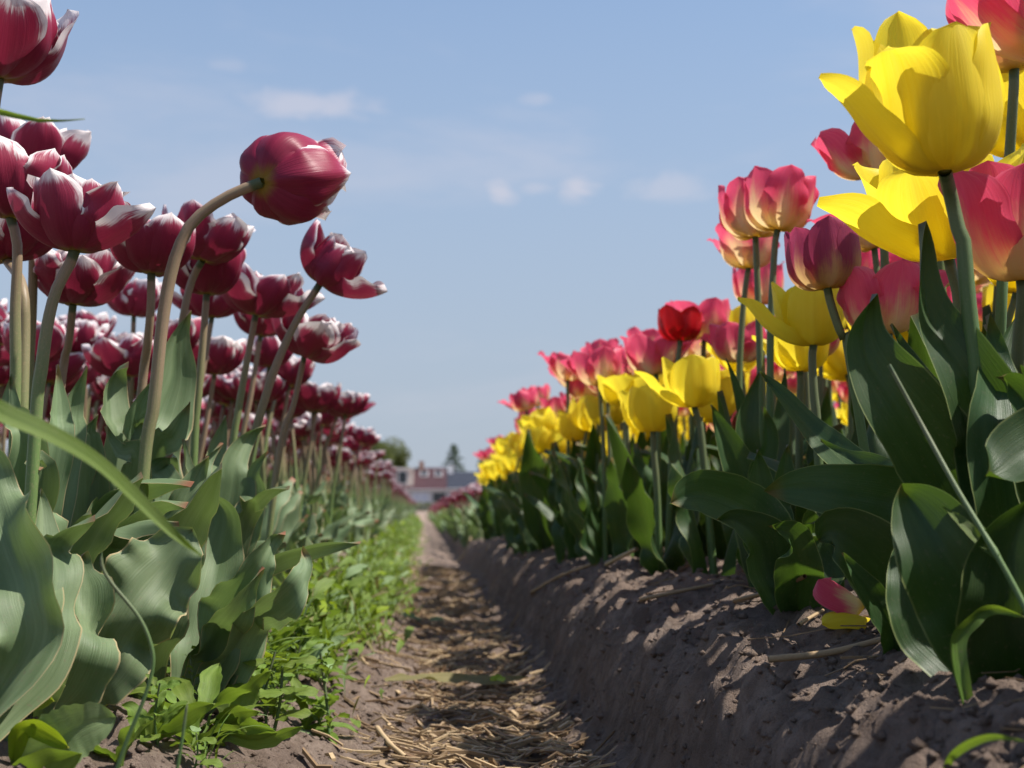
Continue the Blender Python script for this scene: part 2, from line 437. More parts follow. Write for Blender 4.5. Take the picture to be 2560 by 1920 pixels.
def flower_parts(kind, seed, L=.055, openv=.3, hi=True, special=None):
    """list of petal geometries in flower space (axis +Z)"""
    r = random.Random(seed); out = []
    nv, nu = (20, 13) if hi else (9, 6)
    a0 = r.uniform(0, 6.28)
    if kind == 'maroon':
        p1 = 72-34*openv+r.uniform(-5, 5)
        for ring, (n, ll, ww, b) in enumerate([(3, 1.0, .80, 0), (3, .98, .78, 6), (5, .92, .60, 14), (4, .80, .52, 22)]):
            if not hi and ring == 3: continue
            for i in range(n):
                a = a0+ring*1.047+i*2*math.pi/n+r.uniform(-.16, .16)
                o = r.uniform(-9, 9)
                ph = [-4+b, p1*.50+b*.6+o, p1+b*.8+o, p1+20+b*.7+o+r.uniform(-8, 8), p1+38+b*.5+o+r.uniform(-26, 20)]
                if ring < 2 and r.random() < .07*(1+openv): ph = [0, 18, 30, 42, 50]          # a petal that has dropped outwards
                out.append(petal_geo(L*ll*r.uniform(1.12, 1.30), L*ww*r.uniform(1.08, 1.28), a, ph, .003+.001*ring, r.uniform(.62, .9), r.uniform(.35, .8),
                                     wave=r.uniform(.03, .09) if ring < 2 else r.uniform(.08, .17), wn=r.uniform(1.4, 2.6), curl=r.uniform(-.06, .16), crease=r.uniform(0, .05),
                                     twist=r.uniform(-.2, .2), seed=r.randrange(9999), nv=nv, nu=nu))
    else:
        p1 = 86-30*openv
        for ring in (0, 1):
            for i in range(3):
                a = a0+ring*1.047+i*2*math.pi/3+r.uniform(-.10, .10)
                o = r.uniform(-5, 5)
                ph = [-6+ring*4, p1*.44+o, p1+o+ring*3, p1+10+o, p1+14-30*openv*r.uniform(.2, 1.2)+r.uniform(-10, 8)]
                if r.random() < .10+.22*openv: ph = [0, 40, 50, 46, 30]
                out.append(petal_geo(L*r.uniform(1.06, 1.17), L*(.88 if kind == 'yellow' else .82)*r.uniform(.94, 1.08), a, ph, .003, r.uniform(.78, .98), r.uniform(.25, .7) if kind != 'red' else .8,
                                     wave=r.uniform(.0, .03)+.03*openv+(.05 if kind == 'pink' else 0), wn=r.uniform(1.2, 2.2)+(.4 if kind == 'pink' else 0), curl=r.uniform(-.04, .10), crease=r.uniform(.0, .05), twist=r.uniform(-.12, .12),
                                     seed=r.randrange(9999), nv=nv, nu=nu))
    return out

_fl_cache = {}
def flower_meshes(kind, seed, L, openv):
    key = (kind, seed, L, openv)
    if key not in _fl_cache:
        _fl_cache[key] = (mesh_from('flower_core', *core_geo(L, kind)[:2], PISTIL, core_geo(L, kind)[2]),
                          [mesh_from('petal', v, f, PM[kind], u) for v, f, u in flower_parts(kind, seed, L, openv)])
    return _fl_cache[key]
def axis_quat(ax, spin=0.0):
    return Vector(ax).to_track_quat('Z', 'Y') @ Quaternion((0, 0, 1), spin)
def frame_quat(axis, spin=0.0):
    """flower frame: Z = axis, Y = down the furrow, X = across"""
    z = Vector(axis).normalized(); y = Vector((0, 1, 0)); y = (y-z*y.dot(z)).normalized(); x = y.cross(z)
    return Matrix((x, y, z)).transposed().to_quaternion() @ Quaternion((0, 0, 1), spin)
def custom_flower(kind, L, plist):
    pet = []
    for i, (a, ll, ww, phi, kw) in enumerate(plist):
        v, f, u = petal_geo(ll, ww, R(a), phi, seed=777+i*13, nv=26, nu=17, **kw)
        pet.append(mesh_from('petal', v, f, PM[kind], u))
    cg = core_geo(L, kind)
    return mesh_from('flower_core', cg[0], cg[1], PISTIL, cg[2]), pet
def put_flower(root, loc, axis, kind, seed, L, openv, spin=0.0, custom=None):
    core, pet = custom if custom else flower_meshes(kind, seed, L, openv)
    f = ob('flower', core, root, loc)
    f.rotation_mode = 'QUATERNION'; f.rotation_quaternion = frame_quat(axis, spin)
    for p in pet: ob('petal', p, f)
    return f

# ------------------------------------------------------------------ ground
def vnoise(x, y, seed=0):
    xi = np.floor(x).astype(np.int64); yi = np.floor(y).astype(np.int64)
    fx, fy = x-xi, y-yi; fx = fx*fx*(3-2*fx); fy = fy*fy*(3-2*fy)
    def h(i, j):
        n = (i*374761393 + j*668265263 + seed*982451653) & 0x7fffffff
        n = ((n ^ (n >> 13))*1274126177) & 0x7fffffff
        return ((n ^ (n >> 16)) & 0xffff)/65535.0
    return (h(xi, yi)*(1-fx)+h(xi+1, yi)*fx)*(1-fy) + (h(xi, yi+1)*(1-fx)+h(xi+1, yi+1)*fx)*fy
def fbm(x, y, seed, oct=4, gain=.55):
    s, a = 0, 1.0
    for i in range(oct):
        s = s + a*(vnoise(x*2**i, y*2**i, seed+i)-.5); a *= gain
    return s
PX = [-9, -1.62, -1.50, -1.42, -1.32, -1.25, -1.15, -.30, -.22, -.16, -.10, -.05, -.01, .05, .125, .154, .165, .180, .206, .26, .34, 1.2, 1.30, 1.36, 1.44, 1.50, 1.60, 9]
PZ = [.08, .08, .02, .0, .0, .03, .085, .085, .078, .060, .036, .014, .002, 0, .004, .017, .052, .086, .110, .127, .134, .134, .10, .02, 0, .03, .11, .12]
def gz(x, y):
    x = np.asarray(x, float); y = np.asarray(y, float)
    near = np.clip(1.0-(y-3)/22, .15, 1)
    x2 = x + .022*fbm(y*5.0, x*0+1.3, 5, 3)*near
    z = np.interp(x2, PX, PZ)
    z = (2*z + np.interp(x2-.007, PX, PZ) + np.interp(x2+.007, PX, PZ))/4
    z = z - .045*np.clip((y-4.2)/1.6, 0, 1)*np.clip((x-.06)/.1, 0, 1)
    fade = np.clip(1-(y-40)/8, 0, 1)*np.clip((9-np.abs(x))/2, 0, 1)
    z = z*fade + .07*(1-fade)
    z = z + (.016*fbm(x*9, y*6, 21, 3) + .012*fbm(x*38, y*30, 31, 3) + .0062*fbm(x*110, y*90, 41, 3))*near*np.clip((8-np.abs(x)), 0, 1)
    z = z - .011*(np.abs(fbm(x*52, y*48, 61, 3))-.15)*near*np.clip((x-.02)/.06, 0, 1)*np.clip(8-np.abs(x), 0, 1)
    bank = np.exp(-((x-.182)/.036)**2)*near
    z = z + bank*(.020*fbm(x*26, y*36, 51, 3)+.010*fbm(x*70, y*90, 52, 3))
    return z
def gz1(x, y): return float(gz(np.array([x]), np.array([y]))[0])
def axis_samples(dense, lo, hi, grow):
    a, b, st = dense
    xs = list(np.arange(a, b, st)); s = st; x = xs[-1]
    while x < hi: s *= grow; x += s; xs.append(x)
    s = st; x = xs[0]; pre = []
    while x > lo: s *= grow; x -= s; pre.append(x)
    return np.array(pre[::-1]+xs)
gx = axis_samples((-.34, .50, .0042), -1500, 1500, 1.07)
gy = axis_samples((.44, 2.4, .0055), -40, 2500, 1.035)
GX, GY = np.meshgrid(gx, gy)
G = np.stack([GX, GY, gz(GX, GY)], -1).reshape(-1, 3)
ground = ob('ground', mesh_from('ground', G, grid_faces(len(gy), len(gx)), SOIL))
ground['kind'] = 'structure'

# ------------------------------------------------------------------ tulip builders
def geo_mesh(name, geo, mat, off=None):
    v, f, u = geo
    if off is not None: v = v - np.array(off)
    return mesh_from(name, v, f, mat, u)

def rand_leaf_geo(side, seed, lo=False):
    r = random.Random(seed)
    L = r.uniform(.15, .215) if side == 'left' else r.uniform(.16, .24)
    Wd = r.uniform(.034, .050) if side == 'left' else r.uniform(.036, .056)
    e0 = r.uniform(66, 84); e1 = r.choice([r.uniform(30, 62), r.uniform(52, 80), r.uniform(-10, 35)]) if side == 'left' else r.choice([r.uniform(62, 86), r.uniform(40, 72), r.uniform(5, 45)])
    pts, x, z = [(0.003, 0, -.012)], .003, -.012
    k = 6; yaw = 0
    for i in range(k):
        t = (i+.5)/k; e = R(e0+(e1-e0)*t**1.3); yaw += r.uniform(-.09, .09)
        x += L/k*math.cos(e); z += L/k*math.sin(e); pts.append((x, yaw*.05, z))
    sgn = 1
    return leaf_geo(pts, Wd, side_up, nv=9 if lo else 24, nu=5 if lo else 9, wave=r.uniform(.16, .30) if side == 'left' else r.uniform(.04, .14),
                    wn=r.uniform(2.0, 3.6), cup=-r.uniform(.14, .28), fold=-r.uniform(.05, .22), roll=[0, r.uniform(-18, 18), r.uniform(-45, 45)], seed=seed)
LEAFLIB = {s: [mesh_from('leaf', *(lambda g: (g[0], g[1], LM[s], g[2]))(rand_leaf_geo(s, 100+i))) for i in range(16)] for s in ('left', 'right')}

def rand_stem(seed, h, side):
    r = random.Random(seed)
    lean = r.uniform(0, .05) if side == 'left' else r.uniform(0, .03)
    b = r.uniform(-.012, .012)
    pts = [(0, 0, -.01), (lean*.15+b, 0, h*.4), (lean*.5+b*.5, 0, h*.78), (lean, 0, h)]
    ax = Vector((lean*.5-b*.5+.004, 0, h*.22)).normalized()
    return pts, ax
STEMLIB = {}
for s_, hs in (('left', [.26, .28, .30, .32, .34, .30]), ('right', [.18, .205, .23, .27, .30, .33])):
    STEMLIB[s_] = []
    for i, h in enumerate(hs):
        pts, ax = rand_stem(40+i, h, s_)
        STEMLIB[s_].append((geo_mesh('stem', tube_geo(pts, .0036, .0030, 14, 7), SM[s_]), pts[-1], ax, h))
FLIB = {}
for kind, n, L, ops in (('maroon', 9, .052, (.2, .45, .6, .75, .3, .5, .9, .35, .6)), ('yellow', 7, .062, (.15, .3, .5, .2, .7, .35, .1)),
                        ('pink', 7, .058, (.15, .3, .45, .2, .6, .1, .35)), ('red', 2, .055, (.3, .4)), ('dusky', 2, .055, (.2, .4))):
    FLIB[kind] = []
    for i in range(n):
        cg = core_geo(L, kind)
        mid = join_geo(flower_parts(kind, 300+i, L, ops[i], hi=False))
        FLIB[kind].append(dict(seed=300+i, L=L, op=ops[i], joined=mesh_from('flower', mid[0], mid[1], PM[kind], mid[2]), geo=mid))

def describe(kind, side, x, y, h, op):
    ln = {'maroon': 'white edged maroon', 'yellow': 'yellow', 'pink': 'pink', 'red': 'red', 'dusky': 'dusky'}[kind]
    shape = 'wide open' if op >= .55 else ('nearly closed' if op <= .22 else 'cup shaped')
    tall = 'tall' if h >= (.30 if side == 'left' else (.22 if kind == 'yellow' else .29)) else 'short'
    dist = y if side == 'left' else y+.3
    band = 'behind the front plants' if dist < 2.3 else 'midway down' if dist < 3.1 else 'well down' if dist < 4.2 else 'far down'
    e = abs(x)-.19
    lat = 'beside the furrow' if e < .13 else 'some rows in' if e < .42 else 'deep in the bed'
    return f'{tall} {shape} {ln} tulip {lat}, {band}'
def make_tulip(kind, side, x, y, label, group, petals=True, leaves=3, seed=0, hmin=None, hmax=None, scale=1.0):
    r = random.Random(seed)
    name = 'tulip'
    t = thing(name, label, 'tulip', (x, y, gz1(x, y)), group)
    t.rotation_euler = (0, 0, r.uniform(0, 6.28)); s = scale*r.uniform(.94, 1.06); t.scale = (s, s, s)
    lib = [q for q in STEMLIB[side] if (hmin is None or hmin <= q[3] <= hmax)] or STEMLIB[side]
    sm, top, ax, h = r.choice(lib)
    ob('stem', sm, t)
    fl = r.choice(FLIB[kind])
    if 'crowd of' in label or 'crowd farther' in label: t['label'] = describe(kind, side, x, y, h, fl['op'])
    ax = (Vector(ax)+Vector((r.uniform(-.18, .18), r.uniform(-.18, .18), 0))).normalized()
    if petals: put_flower(t, top, ax, kind, fl['seed'], fl['L'], fl['op'], r.uniform(0, 6.28))
    else:
        f = ob('flower', fl['joined'], t, top); f.rotation_mode = 'QUATERNION'; f.rotation_quaternion = axis_quat(ax, r.uniform(0, 6.28))
    a0 = r.uniform(0, 6.28)
    for i in range(leaves):
        l = ob('leaf', r.choice(LEAFLIB[side]), t, (0, 0, 0))
        l.rotation_euler = (0, 0, a0+i*6.283/max(leaves, 1)+r.uniform(-.5, .5)); k = r.uniform(.8, 1.08); l.scale = (k, k, k)
    return t

def hero(label, kind, side, base_pt, tip_pt, L, openv, stem, seed, group=None, base=None, leaves=(), rad=.0040, cat='tulip', custom=None, spin=0.0, rl=2):
    """a tulip placed where it stands: base_pt = where the flower meets the stem, stem = further points going down"""
    pts = [base_pt]+list(stem)
    if base is None:
        a, b = pts[-2] if len(pts) > 1 else base_pt, pts[-1]
        d = (b-a) if len(pts) > 1 else Vector((0, 0, -1))
        d = d/abs(d.z) if abs(d.z) > 1e-4 else Vector((0, 0, -1))
        dx_ = max(-.35, min(.35, d.x))*.4
        g = gz1(b.x, b.y); base = Vector((b.x+dx_*(b.z-g), b.y, 0))
    base = Vector((base[0], base[1], gz1(base[0], base[1])))
    t = thing('tulip', label, cat, base, group)
    path = ([base-Vector((0, 0, .012))]+[p for p in pts[::-1]])
    path = [p-base for p in path]
    ob('stem', geo_mesh('stem', tube_geo(path, rad*1.08, rad*.86, 34, 10), SM[side]), t)
    axis = (tip_pt-base_pt).normalized()
    put_flower(t, base_pt-base, axis, kind, seed, L, openv, spin, custom)
    for lf in leaves: add_leaf(t, side, **lf)
    r = random.Random(seed*7+1)
    a0 = r.uniform(0, 6.28)
    for i in range(rl):
        l = ob('leaf', r.choice(LEAFLIB[side]), t); l.rotation_euler = (0, 0, a0+i*6.28/rl+r.uniform(-.6, .6)); k = r.uniform(.75, 1.0); l.scale = (k, k, k)
    return t
_ls = [1000]
def add_leaf(t, side, pts=None, W=.05, roll=(0, 0), wave=.1, wn=2.5, cup=.14, fold=0.10, shape=LEAF_Y, frm_base=True, mat=None, rip=0, nv=40, nu=15):
    _ls[0] += 1
    b = Vector(t.location)
    p = ([b-Vector((0, 0, .01))] if frm_base else [])+list(pts)
    g = leaf_geo(p, W, side_cam, nv=nv, nu=nu, wave=wave, wn=wn, cup=cup, fold=fold, roll=list(roll), seed=_ls[0], shape=shape, rip=rip)
    return ob('leaf', geo_mesh('leaf', g, LM[mat or side], b), t)

# ------------------------------------------------------------------ maroon tulips one can tell apart, near bed
D_ = Vector((0, 1, 0))
M9F = custom_flower('maroon', .055, [
    (212, .084, .074, [0, 34, 90, 104, 104], dict(cur=.78, pointed=.45, wave=.05, curl=.10, crease=.02)),
    (-66, .083, .060, [-2, 28, 76, 96, 96], dict(cur=.70, pointed=.8, wave=.07, curl=.14, crease=.03)),
    (-14, .076, .064, [-4, 26, 78, 104, 118], dict(cur=.72, pointed=.5, wave=.08, curl=.06)),
    (52, .076, .062, [0, 36, 92, 100, 104], dict(cur=.75, pointed=.5, wave=.06)),
    (112, .078, .062, [-2, 30, 84, 98, 104], dict(cur=.75, pointed=.5, wave=.06)),
    (160, .074, .058, [-6, 24, 72, 98, 116], dict(cur=.66, pointed=.4, wave=.08, curl=.1)),
    (262, .080, .058, [8, 42, 92, 96, 74], dict(cur=.66, pointed=.3, wave=.14, r0=.004)),
    (185, .072, .046, [14, 46, 92, 94, 66], dict(cur=.6, pointed=.5, wave=.20, r0=.004)),
    (12, .074, .046, [14, 44, 90, 88, 48], dict(cur=.6, pointed=.5, wave=.20, r0=.004)),
    (-44, .070, .044, [16, 48, 92, 90, 60], dict(cur=.6, pointed=.5, wave=.20, r0=.004)),
    (310, .062, .042, [20, 50, 92, 94, 80], dict(cur=.6, pointed=.5, wave=.20, r0=.005)),
])
M4F = custom_flower('maroon', .055, [
    (-112, 0.064, 0.052, [-6, 37, 70, 82, 92], dict(cur=.72, pointed=.75, wave=.04, curl=.10)),
    (-62, 0.059, 0.052, [-4, 38, 74, 92, 104], dict(cur=.75, pointed=.25, wave=.04, curl=.10)),
    (-14, 0.062, 0.046, [-6, 21, 36, 44, 56], dict(cur=.70, pointed=.75, wave=.05, curl=.16)),
    (190, 0.062, 0.048, [-6, 24, 44, 62, 80], dict(cur=.70, pointed=.7, wave=.05, curl=.12)),
    (150, 0.059, 0.050, [-4, 35, 62, 76, 92], dict(cur=.72, pointed=.5, wave=.06)),
    (60, 0.062, 0.050, [-4, 32, 58, 72, 84], dict(cur=.72, pointed=.5, wave=.06)),
    (100, 0.059, 0.050, [-2, 35, 64, 76, 88], dict(cur=.72, pointed=.5, wave=.07)),
    (-35, 0.059, 0.041, [2, 38, 66, 78, 92], dict(cur=.65, pointed=.3, wave=.13, r0=.004)),
    (-88, 0.057, 0.039, [6, 46, 76, 86, 92], dict(cur=.6, pointed=.4, wave=.14, r0=.004)),
    (-150, 0.057, 0.041, [4, 40, 70, 84, 98], dict(cur=.6, pointed=.4, wave=.14, r0=.004)),
    (20, 0.055, 0.039, [6, 45, 74, 84, 98], dict(cur=.6, pointed=.4, wave=.15, r0=.004)),
    (80, 0.052, 0.039, [8, 48, 78, 90, 100], dict(cur=.6, pointed=.4, wave=.15, r0=.004)),
    (200, 0.048, 0.034, [12, 53, 82, 94, 100], dict(cur=.55, pointed=.4, wave=.18, r0=.005)),
])
M12F = custom_flower('maroon', .052, [
    (178, 0.066, 0.056, [-6, 30, 62, 84, 96], dict(cur=.62, pointed=.75, wave=.03, curl=.10)),
    (-80, 0.056, 0.054, [-2, 46, 92, 106, 114], dict(cur=.75, pointed=.3, wave=.03)),
    (-8, 0.064, 0.052, [-6, 20, 34, 48, 62], dict(cur=.60, pointed=.6, wave=.07, curl=.18)),
    (-30, 0.059, 0.049, [0, 43, 88, 98, 108], dict(cur=.65, pointed=.3, wave=.05)),
    (60, 0.061, 0.051, [-2, 38, 80, 92, 100], dict(cur=.65, pointed=.5, wave=.06)),
    (120, 0.061, 0.051, [-2, 38, 80, 92, 104], dict(cur=.65, pointed=.5, wave=.06)),
    (215, 0.054, 0.041, [6, 50, 92, 102, 108], dict(cur=.6, pointed=.4, wave=.10, r0=.004)),
    (0, 0.051, 0.039, [6, 52, 92, 100, 96], dict(cur=.6, pointed=.4, wave=.14, r0=.004)),
    (-60, 0.051, 0.037, [10, 53, 92, 98, 92], dict(cur=.6, pointed=.4, wave=.14, r0=.004)),
    (90, 0.049, 0.037, [10, 53, 92, 98, 100], dict(cur=.6, pointed=.4, wave=.14, r0=.004)),
])
hero('large maroon tulip cut by the photo\'s upper corner, high above the others', 'maroon', 'left', Z1(-10, 455, .86), Z1(30, -150, .86), .060, .28,
     [Z1(-50, 760, .86), Z2(-110, 300, .86), Z2(-150, 900, .86)], 11, rad=.0042)
hero('maroon tulip with ragged white rim right below a stray grass tip', 'maroon', 'left', Z1(180, 1040, 1.12), Z1(220, 700, 1.12), .054, .5,
     [Z2(190, 200, 1.14), Z2(160, 900, 1.16)], 12)
hero('maroon tulip half hidden beside the wide open one, with one nearly white petal', 'maroon', 'left', Z1(60, 1255, .97), Z1(90, 900, .97), .054, .42,
     [Z2(100, 40, .97), Z2(88, 420, .97), Z2(88, 900, .97)], 13, rad=.0040)
hero('wide open maroon tulip with broad white petal edges on a leaning brown stem', 'maroon', 'left', Z1(430, 1445, .92), Z1(475, 1000, .92), .056, .8,
     [Z2(405, 130, .92), Z2(320, 300, .92), Z2(268, 520, .92), Z2(232, 800, .92), Z2(208, 1010, .92)], 14, custom=M4F, rad=.0043)
hero('shaded maroon tulip tucked right below the wide open one', 'maroon', 'left', Z2(420, 372, 1.16), Z2(450, 60, 1.16), .052, .55,
     [Z2(395, 600, 1.17), Z2(352, 830, 1.18)], 15, rad=.0038)
hero('maroon tulip with one petal hanging down beside two parallel stems', 'maroon', 'left', Z2(40, 120, 1.06), Z2(20, -190, 1.06), .054, .5,
     [Z2(125, 260, 1.0), Z2(142, 560, .99), Z2(122, 1280, .98)], 16, rad=.0040)
hero('maroon tulip on a green stem just left of the long bent stem', 'maroon', 'left', Z1(872, 1575, 1.1), Z1(905, 1220, 1.1), .050, .45,
     [Z2(868, 400, 1.1), Z2(845, 640, 1.11), Z2(815, 880, 1.12)], 17, rad=.0038)
hero('maroon tulip with frilled white tips showing behind the curve of the bent stem', 'maroon', 'left', Z1(1165, 1500, 1.24), Z1(1260, 1130, 1.24), .052, .5,
     [Z2(1110, 220, 1.25), Z2(1060, 420, 1.25), Z2(1000, 900, 1.26)], 18)
hero('nodding closed maroon tulip on a strongly bent stem against the sky', 'maroon', 'left', Z1(1505, 1050, 1.0), Z1(1960, 1000, 1.075), .060, .1,
     [Z1(1400, 1090, 1.0), Z1(1280, 1148, 1.0), Z1(1150, 1240, 1.0), Z1(1062, 1352, 1.0), Z2(985, 190, 1.0), Z2(935, 480, 1.0), Z2(902, 800, 1.0), Z2(872, 1050, 1.0), Z2(835, 1260, 1.0)], 19,
     custom=M9F, rad=.0047)
hero('dark maroon tulip with three pointed petals under the bent stem\'s curve', 'maroon', 'left', Z2(1190, 312, 1.3), Z2(1200, -20, 1.3), .052, .45,
     [Z2(1168, 600, 1.3), Z2(1142, 900, 1.3), Z2(1120, 1180, 1.3)], 20, rad=.0038)
hero('maroon tulip opening towards the furrow with a tall pale striped petal behind', 'maroon', 'left', Z2(1472, 432, 1.4), Z2(1540, 110, 1.4), .056, .6,
     [Z2(1422, 700, 1.4), Z2(1370, 1000, 1.4), Z2(1338, 1260, 1.4)], 21, rad=.0038)
hero('maroon tulip leaning over the furrow with one lower petal dropped outwards', 'maroon', 'left', Z2(1842, 255, 1.25), Z2(2030, -10, 1.24), .054, .35,
     [Z2(1700, 480, 1.25), Z2(1580, 750, 1.25), Z2(1500, 1000, 1.25), Z2(1440, 1210, 1.25), Z2(1380, 1450, 1.25)], 22, custom=M12F, rad=.0040, base=(-.205, 1.25))
hero('open maroon tulip on a dark stem below the leaning one, nearest the furrow', 'maroon', 'left', Z2(1752, 672, 1.5), Z2(1850, 400, 1.49), .060, .75,
     [Z2(1690, 950, 1.5), Z2(1605, 1250, 1.5)], 23, rad=.0036)
for i, (bx, by, tx, ty, d, L, op, lab) in enumerate([
    (1220, 445, 1230, 200, 1.62, .054, .5, 'maroon tulip peeping out under the three pointed petals'),
    (1500, 552, 1520, 330, 1.72, .052, .4, 'maroon tulip half hidden behind the leaning green stem'),
    (740, 785, 720, 440, 1.68, .058, .6, 'frilly maroon tulip standing alone left of the green stems, low against the sky'),
    (1235, 775, 1245, 500, 1.8, .056, .6, 'frilly maroon tulip behind a pair of brown stems'),
    (1000, 640, 1010, 430, 1.75, .052, .5, 'maroon tulip mostly hidden behind the tall wavy leaf tip'),
    (-10, 600, 10, 390, 1.7, .052, .5, 'maroon tulip at the photo\'s left edge below the two parallel stems'),
    (205, 705, 215, 440, 1.6, .054, .4, 'maroon tulip with an upright petal behind the leaning brown stem'),
    (390, 850, 390, 620, 1.95, .054, .6, 'pale edged maroon tulip low beside a thin brown stem'),
    (20, 800, 30, 640, 2.0, .052, .5, 'small maroon tulip low at the photo\'s left edge'),
    (520, 965, 530, 850, 2.6, .050, .6, 'small maroon tulip just above the leaves, left of the lone frilly one'),
    (1340, 920, 1350, 790, 2.2, .052, .5, 'maroon tulip between the brown stems at half height'),
    (1515, 930, 1520, 740, 2.05, .052, .5, 'maroon tulip crossed by the leaning green stem at half height'),
    (1550, 730, 1550, 550, 1.95, .052, .4, 'maroon tulip peeping between two leaning stems'),
    (1665, 840, 1670, 680, 2.05, .052, .5, 'maroon tulip behind the dark stem nearest the furrow'),
    (1820, 985, 1830, 790, 2.3, .056, .7, 'broad maroon tulip right below the open one on the dark stem'),
    (1990, 1010, 2000, 865, 2.6, .056, .8, 'pale frilled maroon tulip sticking out over the furrow side'),
]):
    q = Z2(bx, by, d)
    hero(lab, 'maroon', 'left', q, Z2(tx, ty, d), L, op, [Vector((q.x-.010, d, q.z-.07)), Vector((q.x-.024, d, q.z-.16))], 31+i % 9, rad=.0036, spin=i*.9)

# leafy plants of the near left bed, leaf by leaf
def leafy(label, base, side, leaves, group=None):
    t = thing('tulip_plant', label, 'tulip plant', (base[0], base[1], gz1(*base)), group)
    for lf in leaves: add_leaf(t, side, **lf)
    return t
leafy('broad upright grey green tulip leaves at the photo\'s left edge', (-.232, .72), 'left', [
    dict(pts=[Z3(150, 1000, .72), Z3(130, 680, .72), Z3(40, 380, .74), Z3(-30, 100, .76), Z3(-90, -160, .78)], W=.046, roll=(0, -20, 10), wave=.26, wn=2.8, cup=.20, fold=.22, shape=[.16, .30, .66, 1, .95, .6, .3, 0]),
    dict(pts=[Z3(180, 1100, .74), Z3(270, 800, .76), Z3(330, 560, .78), Z3(300, 380, .80), Z3(400, 280, .80), Z3(548, 203, .79)], W=.034, roll=(10, 30, 55), wave=.12, wn=2),
    dict(pts=[Z3(150, 900, .74), Z3(250, 420, .80), Z3(250, 200, .82), Z3(228, 60, .83)], W=.026, roll=(0, 30), wave=.06),
])
leafy('shaded folded tulip leaf pair standing in front of the big pale leaf', (-.218, .80), 'left', [
    dict(pts=[Z3(350, 1180, .80), Z3(420, 960, .80), Z3(450, 740, .82), Z3(470, 430, .84)], W=.046, roll=(0, 25, 35), wave=.22, wn=3.0, cup=.18, fold=.12),
    dict(pts=[Z3(220, 1150, .79), Z3(270, 1000, .78), Z3(300, 860, .79), Z3(240, 700, .82)], W=.034, roll=(0, -20), wave=.12),
])
leafy('big pale grey green tulip leaf with strongly ruffled edge leaning to the furrow', (-.214, .86), 'left', [
    dict(pts=[Z3(555, 1120, .855), Z3(680, 860, .855), Z3(830, 640, .86), Z3(975, 460, .87), Z3(1110, 285, .88)], W=.060, roll=(0, 6, -20), wave=.30, wn=3.4, cup=.08, fold=.05, nv=60, nu=19,
         shape=[.20, .40, .82, 1, .97, .76, .42, 0]),
    dict(pts=[Z3(560, 900, .90), Z3(600, 500, .95), Z3(720, 290, .96), Z3(900, 130, .95), Z3(1085, 130, .93)], W=.044, roll=(20, 40, 60), wave=.10, wn=1.8),
    dict(pts=[Z2(520, 1700, 1.0), Z2(620, 1500, 1.02), Z2(800, 1400, 1.0), Z2(960, 1380, .98), Z2(1118, 1395, .96)], W=.040, roll=(25, 50, 60), wave=.10, wn=1.5),
    dict(pts=[Z3(700, 800, .93), Z3(800, 420, .97), Z3(845, 250, .98)], W=.018, roll=(0, 40), wave=.05),
])
leafy('fan of narrow ruffled tulip leaves spreading right over the weeds', (-.168, 1.0), 'left', [
    dict(pts=[Z3(1270, 900, .99), Z3(1360, 680, .98), Z3(1500, 470, .97), Z3(1590, 330, .98), Z3(1645, 295, .98)], W=.044, roll=(0, 20, 30), wave=.28, wn=3.2),
    dict(pts=[Z3(1260, 930, .98), Z3(1340, 780, .96), Z3(1430, 620, .95), Z3(1512, 497, .95)], W=.034, roll=(0, 35), wave=.24, wn=2.8),
    dict(pts=[Z3(1400, 900, .98), Z3(1560, 740, .96), Z3(1690, 610, .95), Z3(1760, 500, .96), Z3(1738, 398, .97)], W=.036, roll=(0, 40, 20), wave=.24, wn=2.8),
    dict(pts=[Z3(1400, 640, 1.03), Z3(1600, 450, 1.04), Z3(1830, 385, 1.03), Z3(2078, 353, 1.02)], W=.026, roll=(30, 60, 40), wave=.08, wn=1.5),
    dict(pts=[Z3(1200, 700, 1.03), Z3(1260, 420, 1.05), Z3(1300, 200, 1.06), Z3(1180, 60, 1.06)], W=.046, roll=(0, -10), wave=.2, wn=2.2),
])
leafy('tall wavy tulip leaves rising around the foot of the bent stem', (-.225, 1.12), 'left', [
    dict(pts=[Z2(860, 1250, 1.12), Z2(930, 1020, 1.14), Z2(1000, 800, 1.15), Z2(1015, 600, 1.15), Z2(1088, 402, 1.15)], W=.056, roll=(0, 15, 25), wave=.13, wn=2.2, cup=.12),
    dict(pts=[Z2(800, 1250, 1.10), Z2(770, 1050, 1.08), Z2(850, 860, 1.08), Z2(930, 760, 1.08)], W=.040, roll=(0, 30), wave=.12, wn=2),
    dict(pts=[Z2(900, 1300, 1.08), Z2(1000, 1130, 1.06), Z2(1060, 1000, 1.06), Z2(1092, 930, 1.06)], W=.042, roll=(0, 10), wave=.12, wn=1.8),
])
leafy('upright tulip leaf with rolled tip under the lone frilly maroon tulip', (-.255, 1.08), 'left', [
    dict(pts=[Z2(680, 1250, 1.08), Z2(650, 1020, 1.09), Z2(645, 850, 1.1), Z2(680, 745, 1.1), Z2(742, 703, 1.09)], W=.044, roll=(0, 20, 50), wave=.16, wn=2),
    dict(pts=[Z2(520, 1250, 1.06), Z2(510, 1100, 1.06), Z2(560, 1000, 1.06)], W=.034, roll=(0, 20), wave=.12),
    dict(pts=[Z2(760, 1350, 1.03), Z2(690, 1240, 1.02), Z2(630, 1150, 1.02), Z2(600, 1075, 1.02)], W=.036, roll=(0, 40), wave=.12),
])
